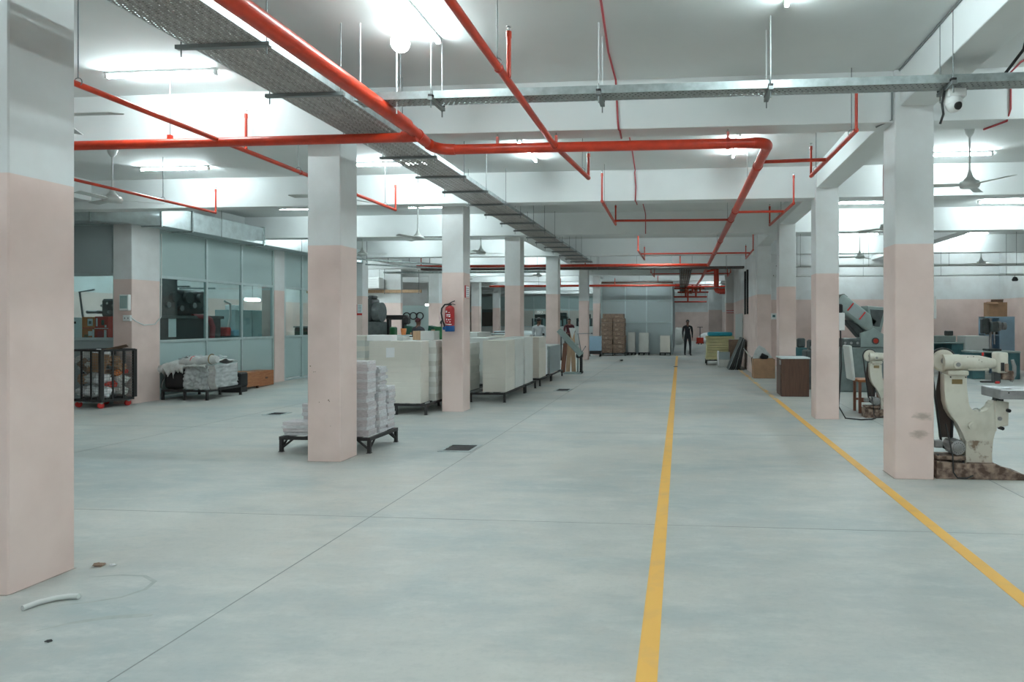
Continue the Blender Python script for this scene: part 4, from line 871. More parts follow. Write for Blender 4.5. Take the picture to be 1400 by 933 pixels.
def tail2(u, v): return (-.50 - u * .10 - .03 * v, -.45 + .05 * math.sin(v * 5) + u * .1, .52 - v * .50 + .02 * noise.noise(Vector((u * 8, v * 9, 8))))
sheet(6, 16, tail2, 'cloth_grey', 'hanging_strip', t)
# drawers and black case further along
t = thing('wooden_crate', 'orange brown wooden drawer unit lying by the partition', 'crate', (-10.62, 15.2, 0), R(4))
B('wood_orange').cbox(-.28, .20, -.35, .35, .06, .42, .008).build('drawer_box', t); B('wood_dark').box(-.05, -.02, -.36, -.35, .1, .3).build('divider', t)
for (xx, yy) in ((-.25, -.3), (.17, -.3), (-.25, .3), (.17, .3)): B('wood_dark').box(xx - .02, xx + .02, yy - .02, yy + .02, 0, .06).build('foot', t)
t = thing('wooden_crate', 'smaller wooden drawer standing behind the orange one', 'crate', (-10.74, 15.95, 0)); B('wood_orange').cbox(-.2, .22, -.3, .3, .02, .40, .006).build('drawer_box', t); B('wood_dark').box(.215, .226, -.05, .05, .2, .24).build('handle', t)
t = thing('black_case', 'black case with a looped handle beside the wooden drawers', 'case', (-10.42, 14.6, 0)); B('black').cbox(-.3, .24, -.15, .15, .12, .46, .03).build('case_body', t); B('cloth_grey').tube([(.0, -.16, .2), (-.02, -.2, .3), (.06, -.21, .37), (.16, -.2, .36), (.2, -.16, .28)], .015, 8).build('handle', t); B('dark_steel').box(-.28, .22, -.13, .13, 0, .12).build('plinth', t)
t = thing('brick', 'single red brick holding the door ajar', 'brick', (-10.2, 18.2, 0)); B('cardboard').cbox(-.16, .16, -.06, .06, 0, .10, .006).build('brick_body', t); B('black').cbox(-.02, .05, -.03, .03, .10, .17, .01).build('door_stop', t)

# ------------------------------------------------------------------ extinguisher and signs
t = thing('fire_extinguisher', 'red fire extinguisher with a blue base hung on the pillar', 'fire extinguisher', (-4.165, 11.74, 1.47))
Y_ = -.115
B('ext_red').lathe([(.082, .10), (.085, .11), (.085, .40), (.078, .435), (.05, .46), (.03, .47)], (0, Y_, 0), 24).build('cylinder', t)
B('ext_blue').lathe([(.080, 0), (.087, .01), (.087, .10), (.084, .105)], (0, Y_, 0), 24).build('base_band', t)
B('ext_blue').cbox(-.13, -.07, Y_ - .02, Y_ + .03, .03, .09, .01).build('hose_clip', t)
B('black').lathe([(.03, .465), (.032, .50), (.02, .515)], (0, Y_, 0), 14).build('valve', t)
B('black').tube([(-.02, Y_, .50), (.04, Y_ - .01, .535), (.10, Y_ - .02, .555)], .010, 6).tube([(0, Y_, .495), (.06, Y_, .50), (.105, Y_ - .01, .485)], .008, 6).build('lever', t)
B('black').tube([(-.02, Y_, .495), (-.09, Y_ - .01, .49), (-.145, Y_ - .01, .42), (-.155, Y_ - .01, .33), (-.13, Y_ - .01, .2), (-.10, Y_ - .01, .12), (-.095, Y_, .07)], .014, 10).build('hose', t)
B('dark_steel').box(-.02, .02, -.03, 0, .38, .44).build('wall_bracket', t)
for (xx, zz, w_, h) in ((-.035, .36, .03, .035), (.015, .345, .025, .012), (0, .305, .075, .016), (-.02, .28, .02, .018), (.02, .275, .03, .02), (-.03, .22, .016, .03), (.012, .215, .02, .02), (.04, .22, .012, .012), (-.02, .18, .02, .012), (.03, .175, .022, .012), (-.045, .135, .02, .02), (.012, .13, .09, .014)):
    mb = B('paper_white'); a0 = math.asin(max(-.95, min(.95, (xx - w_ / 2) / .0862))); a1 = math.asin(max(-.95, min(.95, (xx + w_ / 2) / .0862)))
    vs = []
    for i in range(4):
        a = a0 + (a1 - a0) * i / 3
        for z in (zz - h / 2, zz + h / 2): vs.append((math.sin(a) * .0863, Y_ - math.cos(a) * .0863, z))
    mb.add(vs, [(2 * i, 2 * i + 2, 2 * i + 3, 2 * i + 1) for i in range(3)]).build('label_print', t)
def sign(x, y, z, w_, h, rz, label, strips):
    t = thing('safety_sign', label, 'sign', (x, y, z), rz); B('paper_white').cbox(-w_ / 2, w_ / 2, -.006, 0, 0, h, .001).build('sign_plate', t)
    for (m, a, b_, c_, d_) in strips: B(m).box(-w_ / 2 + a * w_, -w_ / 2 + b_ * w_, -.0075, -.006, c_ * h, d_ * h).build('print_block', t)
    return t
sign(-3.955, 11.93, 2.09, .27, .23, R(90), 'red and white safety notice on the side of the extinguisher pillar', (('red', 0, .30, 0, 1), ('red', .3, 1, .0, .04), ('red', .3, 1, .96, 1)) + tuple(('motor_grey', .36, .92, .12 + k * .16, .16 + k * .16) for k in range(5)))
sign(-10.62, 21.0, 1.86, .22, .36, 0, 'red edged notice on the pillar beyond the teal partition', (('red', 0, .25, 0, 1), ('red', .25, 1, 0, .2)) + tuple(('motor_grey', .35, .9, .3 + k * .14, .35 + k * .14) for k in range(5)))
sign(2.17, 29.0, 2.02, .32, .12, 0, 'small red and white notice on the far right pillar', (('red', .0, 1, .0, .3), ('red', 0, 1, .7, 1)))
sign(2.70, 20.15, 1.66, .2, .4, R(90), 'narrow red framed notice on the fourth right pillar', (('red', 0, .15, 0, 1), ('red', .85, 1, 0, 1), ('red', 0, 1, .9, 1)))
t = thing('switch_box', 'grey electrical switch box on the side of the stained pillar', 'electrical box', (2.64, 7.42, 1.68)); B('offwhite').cbox(0, .085, -.13, .1, 0, .24, .006).build('case', t); B('motor_grey').box(.085, .095, -.03, .0, .1, .14).build('latch', t); B('black').tube([(.03, 0, .24), (.035, 0, .34), (.0, 0.02, .42)], .014, 6).build('cable', t)
t = thing('switch_box', 'white switch box on the fourth right pillar beside the aisle', 'electrical box', (2.70, 20.02, 1.72)); B('white_plastic').cbox(0, .16, -.08, .04, 0, .18, .006).build('case', t); B('teal_bench').box(.04, .12, -.0815, -.08, .06, .13).build('switch', t)
# ------------------------------------------------------------------ stitching machines on the right
def bprism(mb, poly, y0, y1, b, M=None, smooth=True):
    bm = bmesh.new(); n = len(poly)
    A_ = [bm.verts.new((p[0], y0, p[1])) for p in poly]; C_ = [bm.verts.new((p[0], y1, p[1])) for p in poly]
    fa = bm.faces.new(A_); fb = bm.faces.new(C_[::-1])
    for i in range(n): bm.faces.new((A_[i], C_[i], C_[(i + 1) % n], A_[(i + 1) % n]))
    es = list(fa.edges) + list(fb.edges)
    bmesh.ops.bevel(bm, geom=es, offset=b, segments=2, affect='EDGES', profile=.5)
    bmesh.ops.triangulate(bm, faces=[f for f in bm.faces if len(f.verts) > 4])
    bm.verts.index_update()
    mb.add([v.co.copy() for v in bm.verts], [[v.index for v in f.verts] for f in bm.faces], False, M); bm.free(); return mb
def stitcher(label, loc, s=1.0):
    t = thing('stitching_machine', label, 'machine', loc); t.scale = (s, s, s); k = .00185
    def q(x, y): return ((x - 25) * k, (885 - y) * k)
    def L(*pts): return [q(*p) for p in pts]
    bprism(B('rusty'), L((25, 780), (205, 798), (215, 790), (360, 792), (400, 815), (470, 838), (520, 850), (540, 872), (535, 885), (25, 885)), -.16, .16, .012).build('base_casting', t)
    frame = L((208, 805), (210, 720), (207, 665), (198, 620), (185, 592), (160, 560), (128, 522), (104, 480), (90, 430), (85, 360), (85, 268), (216, 268), (216, 430), (224, 462), (242, 485), (270, 497), (300, 497), (330, 487), (350, 470), (352, 448), (366, 445), (368, 425), (388, 425), (388, 600), (366, 622), (357, 660), (356, 760), (362, 805))
    fr_ = bprism(B('mach_cream'), frame, -.075, .075, .014).build('c_frame', t)
    bprism(B('mach_cream_worn'), L((206, 660), (357, 660), (360, 806), (204, 806)), -.082, .082, .010).build('pedestal', fr_)
    B('brass').box(*q(128, 0)[:1], q(188, 0)[0], -.079, -.074, q(0, 325)[1], q(0, 296)[1]).build('name_plate', fr_)
    for (cx, cy, r) in ((243, 571, .044), ): B('mach_cream').cyl((q(cx, cy)[0], -.10, q(cx, cy)[1]), (q(cx, cy)[0], -.07, q(cx, cy)[1]), r, n=20).cyl((q(cx, cy)[0], -.112, q(cx, cy)[1]), (q(cx, cy)[0], -.098, q(cx, cy)[1]), r * .5, n=12).build('boss', fr_)
    for (cx, cy) in ((120, 283), (207, 283)): B('black').cyl((q(cx, cy)[0], -.081, q(cx, cy)[1]), (q(cx, cy)[0], -.07, q(cx, cy)[1]), .008, n=8).build('bolt', fr_)
    B('mach_cream').cbox(q(104, 0)[0], q(222, 0)[0], -.10, .10, q(0, 274)[1], q(0, 244)[1], .012).build('cap_plate', t)
    ax = q(0, 197)[1]
    arm = B('mach_cream'); arm.cyl((q(88, 0)[0], 0, ax), (q(185, 0)[0], 0, ax), .088, .090, n=24); arm.cyl((q(185, 0)[0], 0, ax), (q(300, 0)[0], 0, ax - .004), .085, .082, n=24); arm.cyl((q(300, 0)[0], 0, ax - .004), (q(390, 0)[0], 0, ax - .012), .082, .052, n=24)
    arm = arm.build('upper_arm', t)
    B('mach_cream').cbox(q(225, 0)[0], q(350, 0)[0], -.05, .05, ax - .09, ax - .06, .008).build('arm_rib', arm)
    bx_, bz_ = q(156, 207); B('mach_cream').cyl((bx_, -.115, bz_), (bx_, -.06, bz_), .045, n=20).build('oil_boss', arm); B('motor_grey').cyl((bx_, -.122, bz_), (bx_, -.113, bz_), .024, n=14).build('oil_cap', arm)
    for (cx, cy) in ((223, 163), (258, 160), (283, 180), (298, 190)): B('black').sph((q(cx, cy)[0], -.083 * math.cos(math.asin(min(.98, abs(q(cx, cy)[1] - ax) / .088))), q(cx, cy)[1]), .005, 6, 4).build('screw_hole', arm)
    B('red').cyl((q(323, 0)[0], 0, ax + .075), (q(323, 0)[0], 0, ax + .11), .012, n=8).build('oiler', arm)
    # head
    hd = B('mach_cream').cbox(q(390, 0)[0], q(452, 0)[0], -.085, .085, q(0, 258)[1], q(0, 134)[1], .022, smooth=True).build('sewing_head', t)
    B('black').box(q(405, 0)[0], q(425, 0)[0], -.089, -.080, q(0, 245)[1], q(0, 195)[1]).build('slot', hd); B('rusty').cbox(q(428, 0)[0], q(448, 0)[0], -.10, -.07, q(0, 250)[1], q(0, 200)[1], .006).build('link', hd)
    B('mach_dark').cbox(q(380, 0)[0], q(418, 0)[0], -.04, .04, q(0, 318)[1], q(0, 255)[1], .006).build('needle_block', hd); B('dark_steel').cbox(q(310, 0)[0], q(385, 0)[0], -.02, .02, q(0, 318)[1], q(0, 308)[1], .003).build('feed_finger', hd)
    B('rusty').cbox(q(425, 0)[0], q(490, 0)[0], -.06, .05, q(0, 300)[1], q(0, 245)[1], .012).build('wire_unit', hd)
    B('motor_grey').tube([(q(478, 310)[0], -.03, q(0, 310)[1]), (q(495, 0)[0], -.03, q(0, 270)[1]), (q(497, 0)[0], -.03, q(0, 220)[1]), (q(485, 0)[0], -.03, q(0, 180)[1])], [.018, .022, .022, .018], 8).build('wire_guide', hd)
    B('red').cbox(q(385, 0)[0], q(410, 0)[0], -.045, -.02, q(0, 322)[1], q(0, 308)[1], .003).build('red_tip', hd)
    # pulley and belt
    pc = q(100, 188); pl = B('mach_cream').lathe([(.03, -.03), (.10, -.028), (.125, -.03), (.125, .03), (.10, .028), (.03, .03)], n=28, M=Mx((pc[0] - .005, .03, pc[1]), ry=0, rx=R(90))).build('pulley', t)
    B('motor_grey').cyl((pc[0] - .005, -.012, pc[1]), (pc[0] - .005, .072, pc[1]), .035, n=14).build('hub', pl)
    # rotate so that the wheel faces sideways: belt loop around pulley and motor shaft
    m1 = q(118, 690); loop = []
    for i in range(13): a = R(0) + math.pi * i / 12; loop.append((pc[0] - .005 + .135 * math.cos(a), .03, pc[1] + .135 * math.sin(a)))
    for i in range(9): a = math.pi + math.pi * i / 8; loop.append((m1[0] + .055 * math.cos(a), .03, m1[1] + .055 * math.sin(a)))
    loop.append(loop[0]); B('black').tube(loop, .014, 6, caps=False).build('drive_belt', t)
    bprism(B('belt_brown'), L((82, 250), (120, 470), (165, 580), (158, 655), (82, 655), (60, 400)), .045, .075, .004).build('belt_guard', t)
    mc = q(150, 700); mo = B('motor_grey').cyl((mc[0], -.14, mc[1]), (mc[0], .10, mc[1]), .078, n=24).build('motor', t)
    B('motor_grey').lathe([(.001, .02), (.05, .015), (.078, 0)], n=24, M=Mx((mc[0], -.14, mc[1]), rx=R(90))).build('fan_cover', mo)
    for rr, nn in ((.02, 6), (.038, 11), (.056, 16)):
        for i in range(nn): a = 2 * math.pi * i / nn; B('black').cyl((mc[0] + rr * math.cos(a), -.160 + rr * .12, mc[1] + rr * math.sin(a)), (mc[0] + rr * math.cos(a), -.150, mc[1] + rr * math.sin(a)), .005, n=6).build('vent_hole', mo)
    for i in range(10): a = 2 * math.pi * i / 10; B('motor_grey').box(-.006, .006, -.12, .08, .074, .088, M=Matrix.Translation((mc[0], 0, mc[1])) @ Matrix.Rotation(a, 4, 'Y')).build('fin', mo)
    B('motor_grey').cbox(q(30, 0)[0], q(80, 0)[0], -.06, .03, q(0, 710)[1], q(0, 665)[1], .01).build('terminal_box', mo)
    B('rusty').cbox(q(32, 0)[0], q(200, 0)[0], -.12, .12, q(0, 776)[1], q(0, 752)[1], .006).build('motor_plate', t)
    for cx in (45, 190): B('dark_steel').cyl((q(cx, 0)[0], -.09, q(0, 800)[1]), (q(cx, 0)[0], -.09, q(0, 745)[1]), .010, n=6).build('plate_stud', t)
    B('black').tube([(q(82, 0)[0], -.12, q(0, 560)[1]), (q(95, 0)[0], -.15, q(0, 640)[1]), (q(108, 0)[0], -.19, q(0, 740)[1]), (q(112, 0)[0], -.19, q(0, 840)[1]), (q(135, 0)[0], -.19, q(0, 872)[1]), (q(190, 0)[0], -.18, q(0, 874)[1]), (q(228, 0)[0], -.175, q(0, 858)[1])], .008, 8).build('power_cable', t)
    B('steel').cyl((q(219, 0)[0], -.02, q(0, 470)[1]), (q(219, 0)[0], -.02, q(0, 250)[1]), .013, n=10).build('link_rod', t)
    B('chrome').tube(arc((q(285, 0)[0], 0, q(0, 497)[1]), .04, R(20), R(160), 8), .010, 6).build('treadle_clip', t)
    # knee block and table
    kb = bprism(B('mach_cream'), L((372, 430), (390, 430), (392, 422), (452, 430), (448, 568), (372, 585)), -.09, .09, .008).build('knee_block', t)
    bx_, bz_ = q(397, 527); B('motor_grey').cyl((bx_, -.105, bz_), (bx_, -.085, bz_), .022, n=14).build('dial', kb)
    for (cx, cy) in ((443, 478), (405, 583)): B('black').cyl((q(cx, cy)[0], -.13, q(cx, cy)[1]), (q(cx, cy)[0], -.05, q(cx, cy)[1]), .02, n=10).build('clamp_knob', kb)
    B('mach_dark').cbox(q(388, 0)[0], q(432, 0)[0], -.05, .05, q(0, 432)[1], q(0, 400)[1], .006).build('table_post', t)
    ta = B('steel').cbox(q(350, 0)[0], q(520, 0)[0], -.30, .16, q(0, 400)[1], q(0, 345)[1], .006).build('work_table', t)
    B('steel').cbox(q(520, 0)[0], q(640, 0)[0], -.28, .14, q(0, 358)[1], q(0, 348)[1], .003).build('side_leaf', ta)
    B('black').cyl((q(395, 0)[0], -.305, q(0, 362)[1]), (q(395, 0)[0], -.299, q(0, 362)[1]), .008, n=8).build('table_bolt', ta)
    return t
stitcher('cream cast iron stitching machine with a motor beside the stained pillar', (2.68, 7.31, 0), .955)
stitcher('older cream stitching machine standing behind the second right pillar', (3.16, 11.72, 0), .82)
t = thing('work_chair', 'wooden chair with a tall white board back beside the older stitching machine', 'chair', (3.40, 12.35, 0))
B('offwhite').cbox(-.26, -.20, -.22, .22, .62, 1.25, .015, M=Mx((0, 0, 0), ry=R(-6))).build('backrest', t); B('wood_orange').cbox(-.22, .28, -.22, .22, .56, .61, .01).build('seat', t)
for (xx, yy) in ((-.18, -.18), (.24, -.18), (-.18, .18), (.24, .18)): B('wood_red').box(xx - .022, xx + .022, yy - .022, yy + .022, 0, .56).build('leg', t)
for yy in (-.18, .18): B('wood_red').box(-.18, .24, yy - .012, yy + .012, .2, .24).build('stretcher', t)
tag(B('black').tube([(2.72, 11.5, 1.5), (2.74, 11.52, .9), (2.70, 11.55, .2), (2.78, 11.4, .02), (3.0, 11.3, .012), (3.2, 11.36, .012), (3.3, 11.5, .012)], .012, 8).build('floor_cable'), 'black cable trailing from the second right pillar onto the floor', 'cable')
t = thing('switch_box', 'white switch box on the second right pillar', 'electrical box', (2.67, 11.5, 1.5)); B('white_plastic').cbox(0, .1, -.1, .1, 0, .3, .008).build('case', t); B('black').cbox(.0, .08, -.06, .06, .3, .45, .02).build('cable_entry', t)
# folding machine with tilted hood
t = thing('folding_machine', 'grey machine with a tilted hood and red stripes behind the pillars', 'machine', (4.25, 16.1, 0))
B('grey_green_dark').cbox(-.55, .6, -.3, .45, 0, 1.05, .03).build('base_body', t); B('mach_dark2').cbox(-.45, .2, -.28, .4, 1.05, 1.25, .02).build('roller_unit', t)
hood = B('grey_green').cbox(-.62, .42, -.30, .30, -.20, .16, .05, M=Mx((-.05, 0, 1.80), ry=R(38)), smooth=True).build('hood', t)
for xx in (-.32, .02): B('red').box(xx, xx + .03, -.312, -.30, -.10, .12, M=Mx((-.05, 0, 1.80), ry=R(38))).build('red_stripe', hood)
B('panel_grey').box(-.28, .0, -.306, -.30, -.12, .12, M=Mx((-.05, 0, 1.80), ry=R(38))).build('window_strip', hood)
B('mach_dark').cbox(-.58, -.42, -.25, .25, -.19, .17, .03, M=Mx((-.08, 0, 1.83), ry=R(38))).build('hood_end', hood)
bprism(B('grey_green'), [(.18, 1.42), (.42, 1.40), (.55, 1.98), (.10, 2.02)], -.28, .28, .02).build('rear_shroud', t); bprism(B('mach_dark2'), [(.22, 1.55), (.38, 1.53), (.48, 1.92), (.16, 1.94)], -.30, -.275, .005).build('dark_window', t)
bprism(B('grey_green'), [(-.05, 1.05), (.48, 1.05), (.48, 1.35), (.25, 1.5), (-.05, 1.38)], -.3, .1, .02).build('side_cover', t); B('mach_dark').cyl((.28, -.33, 1.20), (.28, -.29, 1.20), .08, n=18).build('button_ring', t); B('red_dark').cyl((.28, -.345, 1.20), (.28, -.33, 1.20), .055, n=18).build('stop_button', t)
bprism(B('mach_dark'), [(-.42, 1.72), (-.05, 1.28), (.12, 1.35), (-.1, 1.6)], -.2, .2, .02).build('support_arm', t)
for k in range(4): B('steel').cyl((-.4 + k * .14, -.29, 1.15), (-.4 + k * .14, .35, 1.15), .03, n=10).build('roller', t)
t = thing('folding_unit', 'low dark machine unit left of the hooded machine', 'machine', (3.45, 16.6, 0)); B('mach_dark2').cbox(-.4, .2, -.3, .3, 0, .95, .03).build('base_body', t); B('mach_dark').cbox(-.3, .2, -.25, .25, .95, 1.2, .04).build('head', t)
for k in range(3): B('steel').cyl((-.25 + k * .18, -.3, 1.02), (-.25 + k * .18, -.25, 1.02), .05, n=12).build('gear', t)
t = thing('paper_jogger', 'white upright board machine behind the dark wooden cabinet', 'machine', (3.05, 18.3, 0)); B('teal_bench').cbox(-.3, .35, -.3, .3, 0, .95, .02).build('stand', t); B('offwhite').cbox(-.02, .06, -.25, .25, .95, 1.5, .01, M=Mx(ry=R(-5))).build('upright_board', t); B('black').cbox(-.25, -.1, -.15, .1, .95, 1.35, .05).build('motor', t); B('mach_dark2').cbox(.12, .33, -.1, .1, .95, 1.2, .03).build('gear_box', t)
# benches and cabinet on the far right
def bench(x0, x1, y0, y1, h, label, m='teal_bench', top='grey_green', knee=True):
    t = thing('work_bench', label, 'bench', ((x0 + x1) / 2, (y0 + y1) / 2, 0)); w_, d_ = (x1 - x0) / 2, (y1 - y0) / 2
    B(top).cbox(-w_, w_, -d_, d_, h - .05, h, .006).build('bench_top', t)
    for s_ in (-1, 1): B(m).cbox(s_ * w_ - (.35 if s_ > 0 else 0), s_ * w_ + (.35 if s_ < 0 else 0), -d_ + .03, d_ - .03, 0, h - .05, .006).build('pedestal', t)
    B(m).box(-w_, w_, d_ - .05, d_ - .03, .3, h - .05).build('back_panel', t)
    return t
bench(8.37, 9.68, 19.7, 20.5, .80, 'teal steel bench with a dark top beside the blue cabinet')
bench(7.0, 8.9, 21.6, 22.4, 1.0, 'long teal bench along the pink wall right of the aisle'); bench(5.0, 6.7, 22.0, 22.8, .95, 'short teal bench along the pink wall behind the machines')
t = thing('lathe_machine', 'grey bench lathe standing on the long teal bench', 'machine', (8.2, 22.0, 1.0)); B('grey_green').cbox(-.5, .55, -.2, .2, 0, .2, .02).build('bed', t); B('grey_green').cbox(-.55, -.2, -.18, .18, .2, .42, .03).build('headstock', t); B('steel').cyl((-.2, 0, .32), (-.1, 0, .32), .1, n=14).build('chuck', t); B('mach_dark').cbox(.3, .5, -.12, .12, .2, .36, .02).build('tailstock', t)
t = thing('grey_cabinet', 'beige steel cabinet between the benches and the blue cabinet', 'cabinet', (9.3, 21.9, 0)); B('offwhite').cbox(-.36, .36, -.3, .3, 0, 1.2, .01).build('body', t); B('rod').box(.3, .33, -.312, -.3, .5, .7).build('handle', t)
t = thing('drill_press', 'dark drill press with two round pulleys on the teal bench', 'machine', (9.05, 20.05, .80)); B('mach_dark').cbox(-.18, .18, -.2, .2, 0, .06, .01).build('foot', t); B('steel').cyl((0, .1, .06), (0, .1, .95), .035, n=12).build('post', t); B('mach_dark2').cbox(-.1, .1, -.2, .2, .55, .85, .03).build('head', t)
for (xx, rr) in ((.18, .14), (.33, .11)): B('motor_grey').cyl((xx - .04, 0, .72), (xx + .04, 0, .72), rr, n=18).build('pulley', t)
B('mach_dark').cbox(-.3, -.1, -.1, .1, .5, .95, .03).build('motor', t); B('steel').cyl((0, -.15, .2), (0, -.15, .55), .02, n=8).build('spindle', t)
t = thing('blue_cabinet', 'tall pale blue steel cabinet against the pink wall', 'cabinet', (10.2, 22.2, 0)); B('cab_blue').cbox(-.05, .42, -.22, .22, 0, 1.81, .01).build('side_body', t)
for (za, zb_) in ((0, .05), (.6, .64), (1.2, 1.24), (1.77, 1.81)): B('cab_blue').box(-.5, -.05, -.2, .22, za, zb_).build('shelf', t)
B('cab_blue').box(-.5, -.47, -.2, .22, 0, 1.81).box(-.47, -.05, .20, .22, 0, 1.81).build('back_panel', t)
for k in range(5): tag(B(('brass', 'mach_dark2', 'cardboard_dark', 'motor_grey', 'mach_dark')[k]).cbox(9.74 + .08 * k, 9.80 + .08 * k, 22.02, 22.2, 1.24, 1.42 + .05 * (k % 3), .012).build('tool_tin'), 'small %s tin on the blue cabinet shelf' % ('brass', 'dark grey', 'brown', 'grey', 'black')[k], 'tin', 'tins on the blue cabinet shelf')
t = thing('open_carton', 'brown open cardboard carton on top of the blue cabinet', 'box', (10.12, 22.2, 1.81)); B('cardboard').cbox(-.27, .28, -.2, .2, 0, .46, .006).build('box_body', t); B('cardboard').box(-.36, -.02, -.004, .004, -.1, .0, M=Mx((0, -.2, .47), rx=R(-50))).build('flap', t); B('cardboard_dark').box(-.1, .28, -.004, .004, 0, .12, M=Mx((0, .1, .45), rx=R(25))).build('flap', t)
# hanging trays and lamps along the far right wall
for (ya, za, lab) in ((20.2, 3.30, 'upper grey cable tray hung along the right wing'), (20.8, 3.05, 'lower grey cable tray hung along the right wing')):
    t = thing('cable_tray', lab, 'cable tray', (0, ya, za)); B('offwhite').box(2.9, 11.4, 0, .2, 0, .01).build('tray_floor', t)
    for yy in (0, .195): B('offwhite').box(2.9, 11.4, yy, yy + .006, 0, .06).build('side_rail', t)
    for xx in (3.6, 5.6, 7.9, 9.8, 11.0): B('rod').cyl((xx, -.01, 0), (xx, -.01, HC - za), .006, n=6).build('hanger_rod', t)
    for k in range(2): B('black').tube([(2.9 + i * .85, .06 + .07 * k, .03 + .02 * math.sin(i * 2 + k)) for i in range(11)], .014, 6).build('cable', t)
t = thing('hanging_lamp', 'small dark round lamp hanging from the lower tray', 'lamp', (10.1, 20.9, 3.0)); B('black').lathe([(.07, -.12), (.09, -.08), (.05, 0)], n=12).build('shade', t); B('rod').cyl((0, 0, -.02), (0, 0, .06), .01, n=6).build('stem', t)

# ------------------------------------------------------------------ right side of the aisle
t = thing('wooden_cabinet', 'dark wood grain cabinet with a white top at the third right pillar', 'cabinet', (2.52, 15.1, 0)); B('wood_dark').cbox(-.30, .30, -.36, .36, 0, .83, .006).build('carcass', t); B('laminate').cbox(-.32, .32, -.38, .38, .83, .86, .006).build('top', t); B('wood_dark').cbox(-.312, -.30, -.30, .30, .05, .8, .004).build('side_door', t); B('chrome').box(-.33, -.312, -.36, -.25, .70, .80).build('hinge_plate', t)
t = thing('cardboard_box', 'open brown cardboard box holding a white foam sheet', 'box', (2.43, 19.62, 0)); B('cardboard').cbox(-.31, .31, -.22, .22, 0, .38, .006).build('box_body', t); B('cardboard').cbox(-.30, .31, -.235, -.222, .27, .56, .003).build('front_flap', t); B('cardboard').cbox(-.31, -.30, -.22, .22, .38, .56, .003).cbox(.30, .31, -.22, .22, .38, .56, .003).cbox(-.31, .31, .21, .22, .38, .58, .003).build('side_flap', t)
bprism(B('cloth_white'), [(-.33, .57), (-.25, .80), (-.14, .96), (.02, .88), (.26, .58)], -.12, -.10, .005).build('foam_sheet', t); B('black').cbox(-.1, .12, -.2, -.14, .5, .66, .02, M=Mx(ry=R(25), loc=(-.25, 0, .1))).build('dark_scrap', t)
t = thing('wooden_stick', 'thin pale stick leaning beside the cardboard box', 'stick', (2.02, 20.1, 0)); B('offwhite').tube([(.12, 0, .55), (-.12, .02, .85)], .014, 6).build('stick', t); B('black').tube([(.15, 0, 0), (.14, 0, .3), (.12, 0, .56), (.2, 0, .6)], .016, 6).build('stem', t)
for k in range(6):
    o = B('mach_dark').cbox(-.014, .014, -.5, .5, 0, 1.20 - .03 * k, .003).build('leaning_panel', None)
    o.location = (1.66 + k * .075, 23.25, 0.0); o.rotation_euler = (0, R(23 - 2.6 * k), 0)
    B('panel_grey' if k in (0, 3) else 'mach_dark2').box(-.018, -.004, -.506, -.49, 0, 1.19 - .03 * k).box(-.014, .014, -.504, -.5, 1.16 - .03 * k, 1.195 - .03 * k).build('edge_strip', o)
    tag(o, ('outermost dark panel leaning toward the side wall', 'second dark panel leaning toward the side wall', 'third dark panel leaning toward the side wall', 'fourth dark panel leaning toward the side wall', 'fifth dark panel leaning toward the side wall', 'innermost dark panel leaning toward the side wall')[k], 'panel', 'dark panels leaning on the side wall')
t = thing('grey_carton', 'grey carton with torn white paper before the yellow stack', 'box', (1.58, 24.35, 0)); B('paper_dim').cbox(-.22, .22, -.2, .2, 0, .27, .006).build('lower_box', t); B('panel_grey').cbox(-.17, .22, -.18, .2, .27, .54, .006).build('upper_box', t); B('paper_white').cbox(-.22, -.17, -.21, .15, .05, .58, .01).build('torn_paper', t)
pallet(.98, 2.08, 25.25, 26.3, 'black metal pallet under the pale yellow stack')
stack('yellow_stack', 1.0, 2.06, 25.3, 26.2, .2, 1.10, 8, 'yellow_pale', 'pale yellow layered sheet stack beside the aisle', 'paper stack', .03, part='sheet_bundle', gap=.012)
tag(B('cyan').cbox(1.06, 1.98, 25.35, 26.1, 1.10, 1.25, .05, smooth=True).build('blue_bundle'), 'bright blue bundle lying on the pale yellow stack', 'bundle')
t = thing('dark_board', 'dark brown board standing behind the grey carton', 'board', (1.98, 24.85, 0)); B('cardboard_dark').cbox(-.18, .22, -.02, .02, 0, .98, .004).build('board_sheet', t); B('paper_dim').cbox(-.185, .225, -.022, .022, .98, 1.0, .004).build('edge_strip', t)
o = B('offwhite').cbox(2.225, 2.27, 24.2, 27.0, .5, 1.95, .006).build('pale_board'); tag(o, 'plain pale board fixed on the shaded side wall', 'board')
for yy in (22.4, 23.2): tag(B('black').cbox(2.22, 2.28, yy - .05, yy + .05, 1.9, 3.4, .006).build('cable_trunking'), 'black vertical trunking on the shaded side wall', 'trunking', 'black trunking pair')
# ------------------------------------------------------------------ far end
G_K = 'kraft parcels stacked before the grey cabin'
pallet(-3.85, -2.62, 31.55, 32.6, 'low black pallet under the brown kraft parcels', .14)
z = .14
for k in range(9):
    for (xa, xb) in ((-3.80, -3.25), (-3.23, -2.68)):
        if k == 8:
            if xa < -3.5: xa, xb = -3.75, -2.75
            else: continue
        h = .205; j = rnd.uniform(-.02, .02)
        t = thing('kraft_parcel', 'kraft parcel in the %s layer from the floor, column beside the %s' % (ORD[k], 'pillar' if xa < -3.5 else 'white stack') if k != 8 else 'wide kraft parcel on top of the tall stack before the cabin', 'parcel', ((xa + xb) / 2 + j, 32.05, z), group=G_K)
        w_ = (xb - xa) / 2; B('kraft').cbox(-w_, w_, -.45, .45, 0, h, .015).build('parcel_body', t); a_ = rnd.uniform(-.8, .2); B('tape').box(w_ * a_, w_ * (a_ + rnd.uniform(.2, .6)), -.453, -.45, .05, rnd.uniform(.08, .16)).build('tape_strip', t)
    z += .21
